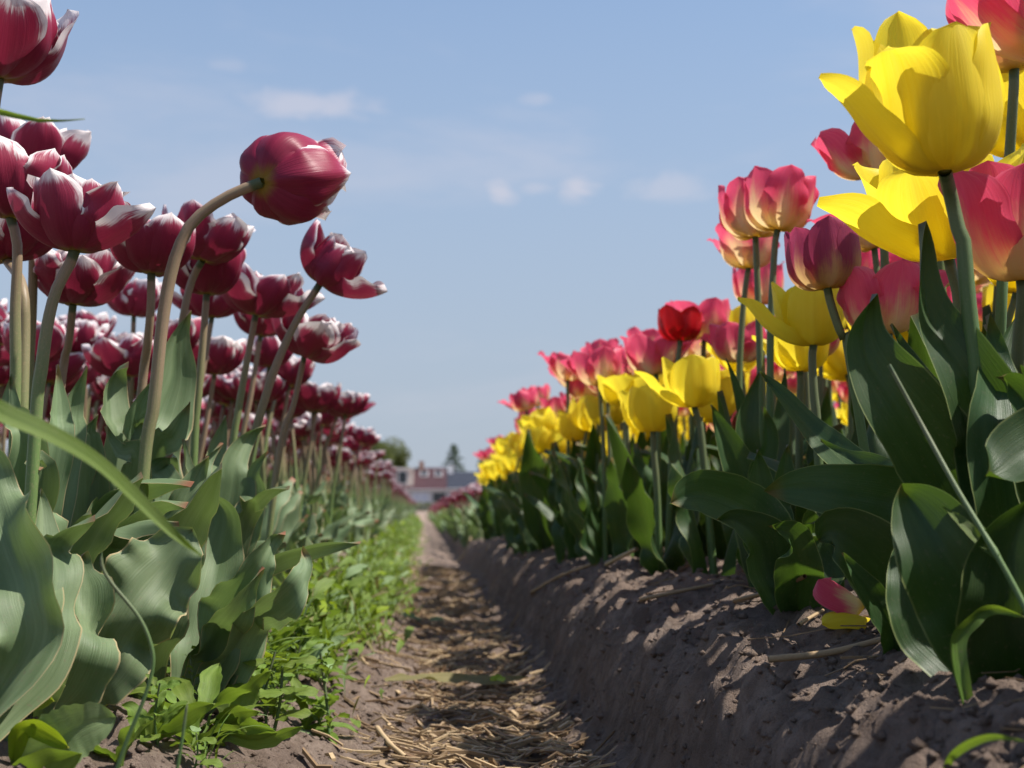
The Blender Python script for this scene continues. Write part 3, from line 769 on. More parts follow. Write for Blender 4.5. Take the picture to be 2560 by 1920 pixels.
leafy('pair of narrow upright tulip leaves beside the leaning brown stem', (-.292, 1.0), 'left', [
    dict(pts=[Z2(300, 1250, 1.0), Z2(330, 1020, 1.01), Z2(322, 720, 1.02)], W=.030, roll=(0, 35), wave=.10),
    dict(pts=[Z2(360, 1250, 1.04), Z2(400, 1000, 1.06), Z2(492, 722, 1.06)], W=.034, roll=(0, 30), wave=.08),
    dict(pts=[Z2(160, 1250, .96), Z2(60, 1000, .96), Z2(60, 780, .97)], W=.034, roll=(0, 10), wave=.10),
    dict(pts=[Z2(240, 1400, .95), Z2(180, 1300, .93), Z2(250, 1312, .92)], W=.028, roll=(30, 50), wave=.12),
])
leafy('crinkled tulip leaves with reddish tips behind the big pale leaf', (-.215, 1.02), 'left', [
    dict(pts=[Z2(1030, 1650, 1.02), Z2(1080, 1480, 1.02), Z2(1150, 1330, 1.02), Z2(1192, 1240, 1.02)], W=.050, roll=(0, 20), wave=.24, wn=2.2),
    dict(pts=[Z2(1060, 1480, 1.04), Z2(1070, 1300, 1.04), Z2(1048, 1148, 1.04)], W=.024, roll=(0, 60), wave=.06),
    dict(pts=[Z2(1120, 1450, 1.06), Z2(1180, 1280, 1.07), Z2(1270, 1165, 1.08)], W=.030, roll=(20, 50), wave=.10),
    dict(pts=[Z2(930, 1500, 1.05), Z2(880, 1330, 1.06), Z2(960, 1250, 1.06), Z2(1000, 1230, 1.05)], W=.040, roll=(0, 30), wave=.16),
])
leafy('upright tulip leaf clasping the foot of the leaning green stem', (-.195, 1.2), 'left', [
    dict(pts=[Z2(1330, 1500, 1.2), Z2(1350, 1300, 1.2), Z2(1440, 1120, 1.22), Z2(1530, 1060, 1.22)], W=.042, roll=(0, 25), wave=.15),
    dict(pts=[Z2(1400, 1600, 1.18), Z2(1480, 1490, 1.16), Z2(1580, 1430, 1.15), Z2(1672, 1417, 1.14)], W=.030, roll=(20, 60), wave=.10),
    dict(pts=[Z2(1280, 1500, 1.22), Z2(1240, 1250, 1.25), Z2(1290, 1010, 1.26)], W=.036, roll=(0, 30), wave=.12),
    dict(pts=[Z2(1450, 1550, 1.2), Z2(1470, 1350, 1.2), Z2(1550, 1220, 1.2)], W=.034, roll=(0, -30), wave=.16),
])

# ------------------------------------------------------------------ right bed, tulips one can tell apart
Y1F = custom_flower('yellow', .080, [
    (-84, 0.0864, 0.0662, [-4, 56, 90, 95, 103], dict(cur=.88, pointed=.5, wave=.02, crease=.03)),
    (-22, 0.0912, 0.0607, [-4, 56, 90, 95, 96], dict(cur=.88, pointed=.5, wave=.03)),
    (190, 0.0836, 0.0368, [-4, 38, 52, 48, 30], dict(cur=.75, pointed=1.0, wave=.06, curl=.10)),
    (214, 0.0779, 0.0552, [-4, 52, 84, 80, 56], dict(cur=.80, pointed=.1, wave=.06, curl=-.08)),
    (146, 0.1064, 0.0644, [-4, 52, 86, 90, 76], dict(cur=.80, pointed=.2, wave=.07)),
    (96, 0.1216, 0.0607, [-4, 54, 90, 97, 92], dict(cur=.80, pointed=.8, wave=.06)),
    (30, 0.1007, 0.0589, [-2, 54, 92, 96, 92], dict(cur=.85, pointed=.6, wave=.04)),
])
Y2F = custom_flower('yellow', .080, [
    (188, .094, .062, [-6, 28, 42, 40, 26], dict(cur=.80, pointed=.85, wave=.07, curl=.14)),
    (232, .082, .074, [-6, 38, 64, 70, 62], dict(cur=.85, pointed=.4, wave=.05)),
    (-70, .080, .076, [-6, 44, 76, 86, 90], dict(cur=.9, pointed=.35, wave=.04)),
    (-12, .088, .074, [-6, 38, 64, 74, 76], dict(cur=.85, pointed=.4, wave=.05)),
    (50, .090, .070, [-6, 44, 74, 84, 84], dict(cur=.85, pointed=.4, wave=.05)),
    (98, .092, .070, [-6, 46, 76, 86, 84], dict(cur=.85, pointed=.3, wave=.06)),
    (144, .092, .070, [-6, 44, 72, 82, 72], dict(cur=.85, pointed=.2, wave=.06)),
])
Y3F = custom_flower('yellow', .062, [
    (186, 0.075, 0.040, [-6, 24, 46, 50, 40], dict(cur=.70, pointed=.8, wave=.05)),
    (-100, 0.068, 0.055, [-6, 45, 88, 92, 94], dict(cur=.9, pointed=.4)),
    (-40, 0.066, 0.055, [-6, 45, 88, 94, 98], dict(cur=.9, pointed=.4)),
    (20, 0.068, 0.053, [-6, 42, 84, 90, 92], dict(cur=.9, pointed=.4)),
    (90, 0.070, 0.055, [-6, 45, 86, 92, 94], dict(cur=.9, pointed=.4)),
    (145, 0.073, 0.051, [-6, 42, 82, 86, 80], dict(cur=.85, pointed=.5)),
])
P7F = custom_flower('pink', .07, [
    (-100, .080, .066, [-4, 46, 84, 94, 102], dict(cur=.9, pointed=.35, wave=.03, crease=.03)),
    (-30, .082, .062, [-4, 46, 84, 92, 96], dict(cur=.9, pointed=.4, wave=.03)),
    (200, .084, .060, [-4, 42, 76, 82, 78], dict(cur=.85, pointed=.3, wave=.05, crease=.03)),
    (30, .084, .062, [0, 46, 86, 94, 98], dict(cur=.9, pointed=.4, wave=.03)),
    (90, .088, .062, [0, 48, 86, 94, 96], dict(cur=.9, pointed=.4, wave=.03)),
    (145, .090, .060, [0, 46, 82, 90, 86], dict(cur=.85, pointed=.3, wave=.05)),
])
P8F = custom_flower('pink', .065, [
    (-70, .074, .056, [-4, 44, 80, 88, 90], dict(cur=.85, pointed=.6, wave=.04, crease=.02)),
    (185, .078, .050, [-4, 40, 70, 78, 74], dict(cur=.8, pointed=.8, wave=.04)),
    (240, .074, .052, [-4, 44, 78, 84, 82], dict(cur=.85, pointed=.6, wave=.04)),
    (10, .076, .054, [0, 46, 82, 92, 94], dict(cur=.85, pointed=.5, wave=.04)),
    (75, .078, .054, [0, 46, 82, 92, 94], dict(cur=.85, pointed=.5, wave=.04)),
    (130, .078, .054, [0, 44, 78, 86, 84], dict(cur=.85, pointed=.5, wave=.04)),
])
hero('biggest yellow tulip, towering at the top with one petal flaring left', 'yellow', 'right', Z5(1755, 985, .70), Z5(1670, 60, .70), .082, .2,
     [Z5(1790, 1130, .72), Z5(1842, 1350, .72), Z6(1862, 0, .72), Z6(1885, 300, .72), Z6(1918, 600, .72), Z6(1940, 870, .72), Z6(1962, 1180, .72)], 51, custom=Y1F, rad=.0044, rl=0, base=(.285, .70))
hero('wide open yellow tulip right beneath the biggest one', 'yellow', 'right', Z5(1780, 1490, .84), Z5(1690, 860, .83), .085, .7,
     [Z6(1790, 160, .84), Z6(1830, 320, .84), Z6(1846, 620, .84), Z6(1860, 1000, .84)], 52, custom=Y2F, rad=.0040, rl=1)
hero('large pink tulip with creamy base at the photo\'s right edge', 'pink', 'right', Z5(2200, 1610, .76), Z5(2130, 820, .75), .076, .18,
     [Z6(2205, 330, .76), Z6(2180, 650, .77), Z6(2190, 1100, .78)], 53, rad=.0040, rl=1, custom=P7F)
hero('orange pink tulip in the upper right corner, in front of its neighbour', 'pink', 'right', Z5(2400, 300, .74), Z5(2150, -200, .74), .070, .3,
     [Z5(2450, 600, .74), Z5(2440, 1400, .76), Z6(2420, 700, .76)], 54, rl=1, custom=P8F)
hero('pink and yellow tulip on a dark stem in the upper right corner, behind its neighbour', 'pink', 'right', Z5(2155, 400, .90), Z5(2080, -60, .90), .058, .12,
     [Z5(2150, 560, .90), Z5(2110, 1200, .92), Z6(2080, 400, .92), Z6(2070, 900, .93)], 55, rl=1, custom=P8F, spin=.3)
hero('pinkish red tulip bud between the corner tulips and the yellow petal', 'pink', 'right', Z5(2160, 690, 1.2), Z5(2140, 420, 1.2), .048, .1,
     [Z5(2140, 1000, 1.2), Z6(2050, 500, 1.22)], 56, rl=1)
hero('yellow tulip with a spreading petal at the photo\'s right edge', 'yellow', 'right', Z5(2270, 890, .96), Z5(2190, 480, .96), .072, .6,
     [Z5(2260, 1300, .96), Z6(2240, 500, .98)], 57, rl=1, custom=Y2F)
hero('pink tulip with petals splayed left behind the biggest yellow tulip', 'pink', 'right', Z5(1340, 1010, 1.16), Z5(1200, 620, 1.16), .060, .75,
     [Z5(1400, 1350, 1.16), Z6(1420, 500, 1.17), Z6(1430, 900, 1.18)], 58, rl=1)
hero('pink tulip standing free against the sky, front one of the tall pair', 'pink', 'right', Z5(792, 1325, 1.28), Z5(815, 900, 1.28), .064, .4,
     [Z6(780, 0, 1.28), Z6(756, 400, 1.28), Z6(750, 800, 1.28)], 59, rad=.0036, rl=1, spin=1.1)
hero('pink tulip standing free against the sky, left one of the tall pair', 'pink', 'right', Z5(665, 1365, 1.33), Z5(625, 930, 1.33), .064, .3,
     [Z6(668, 40, 1.33), Z6(686, 500, 1.33), Z6(692, 760, 1.33)], 60, rad=.0036, rl=1, spin=.2)
hero('cream based pink tulip directly below the tall pair', 'pink', 'right', Z5(625, 1545, 1.5), Z5(630, 1200, 1.5), .062, .25,
     [Z6(620, 180, 1.5), Z6(592, 420, 1.5), Z6(572, 800, 1.5), Z6(578, 1180, 1.5)], 61, rad=.0036, rl=1)
hero('pink tulip partly hidden by the tall pair\'s stems', 'pink', 'right', Z6(690, 370, 1.7), Z6(680, 60, 1.7), .062, .3, [Z6(705, 700, 1.7)], 62, rl=2)
hero('dusky purple pink tulip in shade left of the open yellow ones', 'dusky', 'right', Z6(1080, 278, 1.0), Z6(1020, -170, 1.0), .056, .15,
     [Z6(1092, 340, 1.0), Z6(1122, 440, 1.0), Z6(1165, 560, 1.0), Z6(1205, 660, 1.0)], 63, rad=.0036, rl=1, spin=.8)
hero('bright pink tulip with yellow flamed front petal right of the pointed leaf tip', 'pink', 'right', Z6(1430, 542, 1.0), Z6(1390, 40, 1.0), .060, .3,
     [Z6(1436, 640, 1.0), Z6(1450, 900, 1.0)], 64, rad=.0036, rl=1, spin=.6)
hero('yellow tulip with one petal pointing left below the dusky one', 'yellow', 'right', Z6(1000, 605, 1.12), Z6(985, 160, 1.12), .060, .3,
     [Z6(992, 680, 1.12), Z6(1002, 880, 1.12), Z6(1022, 1130, 1.12)], 65, custom=Y3F, rad=.0038, rl=1)
hero('yellow tulip partly hidden below the one with the left pointing petal', 'yellow', 'right', Z6(920, 755, 1.34), Z6(915, 420, 1.34), .054, .2,
     [Z6(925, 830, 1.34), Z6(918, 1060, 1.34)], 66, rl=2)
hero('single deep red tulip among the pink ones', 'red', 'right', Z6(232, 580, 1.72), Z6(240, 300, 1.72), .050, .25,
     [Z6(215, 720, 1.72), Z6(195, 900, 1.72)], 67, rl=2, spin=.3)
hero('pink tulip right behind the deep red one', 'pink', 'right', Z6(370, 572, 1.78), Z6(400, 250, 1.78), .062, .15, [Z6(365, 760, 1.78)], 68, rl=2)
hero('pink tulip leaning left of the tall pair\'s stems', 'pink', 'right', Z6(575, 705, 1.7), Z6(555, 400, 1.7), .060, .35, [Z6(600, 950, 1.7)], 69, rl=2)
hero('large yellow tulip with a petal flaring left below the deep red one', 'yellow', 'right', Z6(312, 962, 1.45), Z6(300, 600, 1.45), .060, .35,
     [Z6(335, 1040, 1.45), Z6(352, 1120, 1.45)], 70, custom=Y3F, rl=2)
hero('open pink tulip left of the deep red one', 'pink', 'right', Z6(92, 772, 1.78), Z6(60, 440, 1.78), .064, .4, [Z6(100, 1000, 1.78)], 71, rl=2)
hero('round yellow tulip lowest in front of the pink ones, on a long green stem', 'yellow', 'right', Z6(75, 1102, 1.58), Z6(50, 760, 1.58), .062, .15,
     [Z6(82, 1250, 1.58), Z6(100, 1480, 1.58)], 72, rl=2)
for i, (kind, vx, vy, d, L, op, lab) in enumerate([
    ('pink', 1295, 832, 1.95, .062, .45, 'frilly pink tulip at the left end of the tall pink cluster'),
    ('yellow', 1350, 875, 1.9, .058, .5, 'yellow tulip with spread petals behind the round yellow one'),
    ('yellow', 1318, 918, 2.1, .060, .3, 'yellow tulip left of the round one'),
    ('pink', 1265, 862, 2.35, .056, .5, 'reddish pink tulip below the frilly end of the cluster'),
    ('yellow', 1250, 952, 2.3, .062, .25, 'yellow tulip fourth from the round one towards the house'),
    ('pink', 1300, 930, 2.35, .050, .1, 'small pink tulip squeezed between two yellow ones'),
    ('pink', 1207, 905, 2.9, .058, .4, 'pink tulip on the skyline where the row starts to fall away'),
    ('yellow', 1212, 980, 2.9, .062, .25, 'yellow tulip in the falling part of the row'),
    ('yellow', 1155, 1018, 3.3, .062, .3, 'yellow tulip low in the row towards the house'),
    ('yellow', 1057, 1043, 5.2, .062, .15, 'last yellow tulip at the far end of the mixed row'),
    ('pink', 1575, 940, 1.9, .052, .2, 'short pink tulip low among the dark leaves'),
]):
    q = P(vx*V, vy*V, d); tp = P(vx*V-8, vy*V-90, d)
    hero(lab, kind, 'right', q, tp, L, op, [Vector((q.x+.004, d, q.z-.06)), Vector((q.x+.006, d, q.z-.13))], 80+i % 8, rad=.0034, rl=2, spin=i*1.3)

# dark broad leaves in the near right bed
leafy('tall dark tulip leaf with pointed curled tip in front of the pink tulip', (.305, .74), 'right', [
    dict(pts=[Z6(1860, 1480, .735), Z6(1680, 1200, .73), Z6(1480, 930, .725), Z6(1330, 700, .73), Z6(1290, 520, .735), Z6(1338, 312, .735)], W=.050, roll=(-10, 5, 25), wave=.07, wn=1.8, cup=.16, fold=.14),
    dict(pts=[Z6(1900, 1300, .76), Z6(1760, 1000, .78), Z6(1560, 720, .80), Z6(1440, 490, .81)], W=.024, roll=(0, 40), wave=.06),
    dict(pts=[Z6(1700, 1400, .77), Z6(1500, 1240, .78), Z6(1400, 1150, .78)], W=.046, roll=(0, 20), wave=.08),
], None)
leafy('dark upright tulip leaf with slender tip beside the biggest yellow tulip\'s stem', (.315, .72), 'right', [
    dict(pts=[Z6(2060, 1250, .725), Z6(1960, 950, .72), Z6(1830, 700, .72), Z6(1690, 470, .73), Z6(1635, 250, .735), Z6(1605, -92, .74)], W=.050, roll=(0, 15, 45), wave=.06, wn=1.5, cup=.14, fold=.14, shape=[.34, .6, .95, 1, .62, .36, .20, 0]),
    dict(pts=[Z6(2080, 1250, .70), Z6(2060, 950, .71), Z6(2040, 700, .73), Z6(1990, 440, .74)], W=.040, roll=(0, 40), wave=.08),
    dict(pts=[Z6(2120, 1300, .74), Z6(2100, 1000, .76), Z6(2060, 760, .78), Z6(2165, 435, .80)], W=.022, roll=(0, 20), wave=.04),
])
leafy('broad rounded tulip leaf pushing in from the right edge', (.345, .66), 'right', [
    dict(pts=[Z6(2420, 1500, .66), Z6(2400, 1180, .655), Z6(2230, 1220, .65), Z6(2080, 1330, .645), Z6(1985, 1360, .64)], W=.040, roll=(0, 10, 25), wave=.04, shape=[.34, .6, .9, 1, 1, .86, .56, 0]),
    dict(pts=[Z6(2300, 1300, .70), Z6(2250, 1000, .70), Z6(2120, 830, .70), Z6(2050, 790, .69)], W=.040, roll=(0, 30), wave=.08),
    dict(pts=[Z6(2330, 1200, .68), Z6(2290, 900, .68), Z6(2180, 740, .69)], W=.030, roll=(0, 40), wave=.08),
])
leafy('long tulip leaf lying level with two sunlit patches above the furrow edge', (.285, .80), 'right', [
    dict(pts=[Z6(1800, 1640, .80), Z6(1560, 1540, .79), Z6(1250, 1470, .78), Z6(960, 1430, .785), Z6(712, 1447, .79)], W=.040, roll=(10, 25, 5), wave=.12, wn=1.4, cup=.1, shape=[.34, .6, .9, 1, .95, .72, .4, 0]),
    dict(pts=[Z6(1800, 1600, .82), Z6(1500, 1380, .86), Z6(1200, 1260, .90), Z6(1040, 1160, .92)], W=.024, roll=(20, 40), wave=.06),
    dict(pts=[Z6(1500, 1560, .86), Z6(1250, 1330, .90), Z6(1000, 1100, .94), Z6(800, 880, .96), Z6(690, 770, .98)], W=.026, roll=(0, 30), wave=.06),
    dict(pts=[Z6(1400, 1500, .90), Z6(1150, 1200, .94), Z6(930, 1030, .96)], W=.028, roll=(0, 40), wave=.06),
])
leafy('tulip leaf glowing in patches of sun beside the fallen pink petal', (.258, .765), 'right', [
    dict(pts=[Z7(1590, 800, .765), Z7(1490, 640, .765), Z7(1350, 440, .76), Z7(1200, 320, .76), Z7(1090, 290, .762), Z7(1030, 345, .765)], W=.044, roll=(0, 10, -10), wave=.08, wn=1.6, shape=[.34, .6, .9, 1, .9, .72, .45, 0]),
    dict(pts=[Z7(1450, 860, .75), Z7(1380, 740, .745), Z7(1260, 570, .74), Z7(1160, 420, .74)], W=.018, roll=(0, 40), wave=.05),
])
leafy('big very dark tulip leaf in the lower right, reaching down to the soil', (.285, .66), 'right', [
    dict(pts=[Z7(2040, 980, .655), Z7(1920, 700, .65), Z7(1760, 420, .65), Z7(1620, 200, .66), Z7(1520, 60, .67)], W=.050, roll=(0, -15, 10), wave=.07, wn=1.6, cup=.16, fold=.15, shape=[.3, .6, .95, 1, .9, .62, .32, 0]),
    dict(pts=[Z7(2140, 1000, .64), Z7(2130, 700, .63), Z7(2150, 400, .63), Z7(2250, 100, .63)], W=.050, roll=(0, 15), wave=.05),
    dict(pts=[Z7(1800, 900, .68), Z7(1660, 700, .69), Z7(1560, 500, .70), Z7(1500, 380, .71)], W=.05, roll=(0, 20), wave=.06),
])
leafy('arched dark tulip leaves over the furrow edge, left of the level leaf', (.268, 1.0), 'right', [
    dict(pts=[Z7(760, 560, .99), Z7(700, 360, .98), Z7(560, 240, .97), Z7(440, 230, .97)], W=.040, roll=(0, 30, 10), wave=.08),
    dict(pts=[Z6(690, 1640, 1.0), Z6(560, 1520, .99), Z6(340, 1455, .985), Z6(165, 1520, .98)], W=.040, roll=(10, 20, 0), wave=.10, shape=[.34, .6, .9, 1, .95, .78, .5, 0]),
    dict(pts=[Z6(700, 1600, 1.02), Z6(690, 1420, 1.02), Z6(672, 1208, 1.02)], W=.034, roll=(0, 20), wave=.08),
    dict(pts=[Z6(780, 1600, 1.03), Z6(820, 1420, 1.03), Z6(845, 1180, 1.03)], W=.028, roll=(0, 20), wave=.12),
    dict(pts=[Z7(900, 500, .95), Z7(880, 330, .93), Z7(740, 265, .92)], W=.036, roll=(0, 25), wave=.10),
    dict(pts=[Z7(1050, 480, 1.02), Z7(980, 380, 1.02), Z7(950, 290, 1.02), Z7(1010, 235, 1.01)], W=.034, roll=(0, 20), wave=.12),
])
leafy('slender upright dark tulip leaves below the tall pink pair', (.318, 1.22), 'right', [
    dict(pts=[Z6(640, 1500, 1.22), Z6(540, 1250, 1.22), Z6(470, 1100, 1.22), Z6(405, 950, 1.22)], W=.036, roll=(0, 20), wave=.06),
    dict(pts=[Z6(650, 1400, 1.24), Z6(610, 1100, 1.24), Z6(640, 900, 1.25), Z6(680, 750, 1.25)], W=.030, roll=(0, 30), wave=.05),
    dict(pts=[Z6(640, 1400, 1.26), Z6(600, 1050, 1.27), Z6(550, 850, 1.27), Z6(492, 685, 1.27)], W=.020, roll=(0, 30), wave=.04),
    dict(pts=[Z6(700, 1450, 1.2), Z6(740, 1150, 1.2), Z6(700, 960, 1.2)], W=.032, roll=(0, 40), wave=.08),
    dict(pts=[Z6(740, 1400, 1.22), Z6(800, 1100, 1.24), Z6(830, 740, 1.25)], W=.024, roll=(0, 30), wave=.05),
])

# ------------------------------------------------------------------ the crowd of tulips
def jitter_spots(x0, x1, y0, y1, dx_, dy_, r, jit=.35):
    out = []
    for i in range(int((x1-x0)/dx_)+1):
        off = r.random()*dy_
        for j in range(int((y1-y0)/dy_)+1):
            out.append((x0+i*dx_+r.uniform(-jit, jit)*dx_, y0+off+j*dy_+r.uniform(-jit, jit)*dy_))
    return out
# spots of which the view shows nothing
SKIP_WEED = {2,13,19,30,31,35,37,40,44,47,51,53,54,55,56,57,59}
SKIP_LEFT = {6,10,19,25,30,32,33,36,38,43,44,45,46,49,52,55,57,58,60,61,63,65,67,68,70,72,73,74,79,80,81,82,88,89,90,91,93,94,95,98,99,100,102,105,106,108,109,112,114,115,116,117,118,119,120,122,125,128,129,130,134,135,137,138,141,143,144,145,146,147,148,149,150,151,154,155,156,157,158,159,160,163,164,165,166,167,169,170,171,173,175,176,177,178,179,180,181,182,184,185,186,188,190,192,193,195,196,197,198,199,200,201,204}
SKIP_RIGHT = {19,30,37,38,39,40,42,51,53,55,56,58,59,60,61,62,63,64,65,66,67,68,69,70,71,72,73,74,75,76,77,78,79,80,81,82,83,84,85,86,87,90,104,106,108,111,112,113,115,116,117,118,119,120,121,122,123,124,125,126,127,128,129,130,131,132,133,134,135,136,137,138,139,140,141,142,143,144,145,151,152,155,156,158,159,160,161,162,163,164,168,170,171,172,173,174,175,176,177,178,179,180,181,182,183,184,185,186,187,188,189,190,191,192,193,194,195,196,197,198,200,202,203,204,205,206,207,208,211,212,214,215,216,217,218,219,220,221,222,224,225,226,227,228,229,230,231,232,233,234,235,236,237,238,239,240,241,242,243,244,245,246,247,248,249,250,251,252,254,255,256,258,260,262,264,265,266,267,268,269,270,271,272,273,274,275,276,277,279,280,281,282,283,284,285,286,287,288,289,290,291,292,293,294,295,296,297,298,299,300,301,302,303,304,305,306,307,308,309,310,313,314,315,316,317,318,319,320,321,322,323,324,325,326,327,328,329,330,331,332,333,334,335,336,337,338,339,340,341,342,343,344,345,346,347,348,349,350,351,352,353,354,355,356,358,359,360,361,362,363,364,365,366,367,368,369,370,371,372,373,374,375,376,377,378,379,380,381,382,383,384,385,386,387,388,389,390,391,392,393,394,395,396,397,398,399,400,401,402,403,404,405,406,407,408,409,410,411,412,413,414,415,416,417,418,419,420,421,422,423,424,425,426,427,428,429,430,431,432,433,434,435,436,437,438,439,440,441,442,444,445,446,447,448,449,450,451,452,453,454,455,456,457,458,459,460,461,462,463,464}
SKIP_FAR = {2,3,5,6,7,10,11,13,14,15,16,17,18,20,21,23,24,25,26,27,28,29,30,31,32,34,36,37,38,39,41,42,43,45,46,47,48,49,50,51,52,53,54}
def in_view(x, y, m=.06):
    return -.300*y-m < x < .430*y+m
r = random.Random(3)
left_spots = [(x, y) for x, y in jitter_spots(-1.12, -.19, 1.75, 9.0, .125, .085, r) if in_view(x, y)]
left_spots = [q for q in left_spots if not (q[1] < 2.1 and q[0] > -.34)]
left_spots.sort(key=lambda q: q[1]+1.6*(-.19-q[0]))
N_LEFT = 205
for i, (x, y) in enumerate(left_spots[:N_LEFT]):
    if i in SKIP_LEFT: continue
    pet = y < 2.7
    make_tulip('maroon', 'left', x, y, 'white edged maroon tulip in the crowd farther back in the left bed', 'maroon tulips crowding the left bed',
               petals=pet, leaves=3 if y < 3.4 else 2, seed=500+i, hmin=.25 if y < 3 else .24, hmax=.35)
far_left = left_spots[N_LEFT:]
right_spots = [(x, y) for x, y in jitter_spots(.255, 1.18, .95, 5.4, .100, .080, r) if in_view(x, y, .10)]
right_spots = [q for q in right_spots if not (q[1] < 1.75 and q[0] < .40) and not (q[1] < 1.2 and q[0] < .46) and not (q[1] < 2.0 and q[0] < .34)]
hid = {'yellow': [], 'pink': []}
for i, (x, y) in enumerate(right_spots):
    kind = 'yellow' if r.random() < (.70 if x < .40 else .44) else 'pink'
    if i in SKIP_RIGHT:
        hid[kind].append((x, y)); continue
    pet = y < 2.4
    if kind == 'yellow':
        make_tulip('yellow', 'right', x, y, 'yellow tulip standing in the crowd of the mixed bed', 'yellow tulips crowding the mixed bed', pet, 3 if y < 3.2 else 2, 900+i, .17 if x < .40 else .20, .24 if x < .40 else .28, 1.0)
    else:
        make_tulip('pink', 'right', x, y, 'pink tulip standing in the crowd of the mixed bed', 'pink tulips crowding the mixed bed', pet, 3 if y < 3.2 else 2, 900+i, .26, .34 if x > .48 else .31, 1.06 if x > .48 else .97)
for i, (k_, x, y, sc_, lab) in enumerate([
    ('pink', .47, 1.02, 1.22, 'tall pink tulip between the yellow petal and the right edge'), ('pink', .56, 1.22, 1.26, 'tall pink tulip seen between the two upper yellow tulips'),
    ('yellow', .43, 1.12, 1.30, 'yellow tulip behind the wide open one, its right shoulder showing'), ('pink', .50, 1.38, 1.20, 'pink tulip in the second rank behind the big stem'),
    ('pink', .64, 1.45, 1.3, 'high pink tulip far back near the right edge'), ('yellow', .52, 1.16, 1.28, 'yellow tulip low behind the right edge\'s pink one'),
    ('pink', .42, 1.24, 1.10, 'pink tulip filling the gap beside the flamed one')]):
    make_tulip(k_, 'right', x, y, lab, None, True, 2, 7000+i, .30, .34, sc_)
# unseen tulips right of the camera, added to shade the bank
for i, (x, y) in enumerate([(.415, .56), (.37, .47), (.35, .40), (.47, .54), (.325, .36), (.335, .28), (.43, .36), (.28, .24), (.31, .15), (.41, .22), (.255, .12), (.52, .42), (.27, .02), (.36, .05)]):
    make_tulip('yellow' if i % 2 else 'pink', 'right', x, y, 'unseen mixed bed tulip added beside the viewpoint to shade the bank', 'unseen tulips added to shade the bank', True, 4, 5400+i, .22, .34, 1.05)
r = random.Random(5)
rf = [(x, y) for x, y in jitter_spots(.22, 1.15, 5.6, 9.5, .125, .11, r)]
rf.sort(key=lambda q: q[1]+1.6*(q[0]-.22))
for i, (x, y) in enumerate(rf[:55]):
    if i in SKIP_FAR: continue
    make_tulip('maroon', 'left', x, y, 'low maroon tulip beyond the yellow and pink ones, seen past the last yellow', 'maroon tulips beyond the mixed bed', False, 2, 5600+i, .24, .29, .74)

# everything behind those reads as one mass
def low_flower(seed):
    rr = random.Random(seed); parts = []
    for k in range(7):
        o = rr.uniform(-10, 10)
        parts.append(petal_geo(.052, .044, k*.9+rr.uniform(-.2, .2), [5, 45+o, 62+o, 84+o, 95+o], cur=.8, pointed=.5, wave=.08, seed=seed+k, nv=6, nu=4))
    return join_geo(parts)
def low_leaf(seed):
    rr = random.Random(seed); e = rr.uniform(.9, 1.4)
    pts = [(0, 0, -.01)]; x = z = 0
    for k in range(3):
        x += .06*math.cos(e); z += .06*math.sin(e); e -= rr.uniform(.05, .35); pts.append((x, 0, z))
    return leaf_geo(pts, .048, side_up, nv=6, nu=4, wave=.15, cup=-.12, roll=[0, rr.uniform(-40, 40)], seed=seed)
def mass(name, spots, label, cat, hs, seed, lmat='left', kind='maroon'):
    rr = random.Random(seed)
    F = [low_flower(20+i) for i in range(6)]; Lf = [low_leaf(50+i) for i in range(8)]
    St = tube_geo([(0, 0, -.01), (0, 0, .5), (0, 0, 1)], .0033, .003, 3, 4)
    vs_, fs_, us_, mi, o = [], [], [], [], 0
    def add(g, mat, M3, off):
        nonlocal o
        vs_.append(g[0]@M3.T+off); fs_.append(g[1]+o); us_.append(g[2]); mi.append(np.full(len(g[1]), mat)); o += len(g[0])
    def rz(a, s=1.0): c, q = math.cos(a)*s, math.sin(a)*s; return np.array([[c, -q, 0], [q, c, 0], [0, 0, s]])
    zs = gz(np.array([q[0] for q in spots]), np.array([q[1] for q in spots]))
    for (x, y), z in zip(spots, zs):
        h = rr.uniform(*hs); b = np.array([x, y, z])
        tx, ty = rr.uniform(-.03, .04), rr.uniform(-.02, .02)
        add(St, 1, np.array([[1, 0, tx], [0, 1, ty], [0, 0, h]]), b)
        add(rr.choice(F), 0, rz(rr.uniform(0, 6.28), rr.uniform(.9, 1.1)), b+np.array([tx, ty, h]))
        for k in range(2 if y > 12 else 3): add(rr.choice(Lf), 2, rz(rr.uniform(0, 6.28), rr.uniform(.8, 1.1)), b)
    me = mesh_from(name, np.vstack(vs_), np.vstack(fs_), PM[kind], np.vstack(us_))
    me.materials.append(SM[lmat]); me.materials.append(LM[lmat])
    me.polygons.foreach_set('material_index', np.concatenate(mi).astype(np.int32))
    return tag(ob(name, me), label, cat, kind='stuff')
sp = far_left + [left_spots[i] for i in sorted(SKIP_LEFT)] + [(x, y) for x, y in jitter_spots(-1.12, -.18, 9.0, 20, .14, .14, r)] + [(x, y) for x, y in jitter_spots(-1.12, -.18, 20, 42, .16, .24, r)] \
     + [(x, y) for x, y in jitter_spots(-2.6, -1.68, 5.2, 14, .16, .16, r) if in_view(x, y)] + [(x, y) for x, y in jitter_spots(-5.5, -3.0, 9, 30, .3, .3, r) if in_view(x, y)]
mass('distant_tulips', sp, 'blurred mass of maroon tulips running along the left bed to the horizon', 'tulips', (.26, .33), 1)
sp = rf[55:] + [rf[i] for i in sorted(SKIP_FAR)] + jitter_spots(.20, 1.15, 9.5, 20, .14, .14, r) + jitter_spots(.20, 1.15, 20, 42, .16, .24, r) + jitter_spots(1.7, 2.7, 6, 20, .2, .2, r)
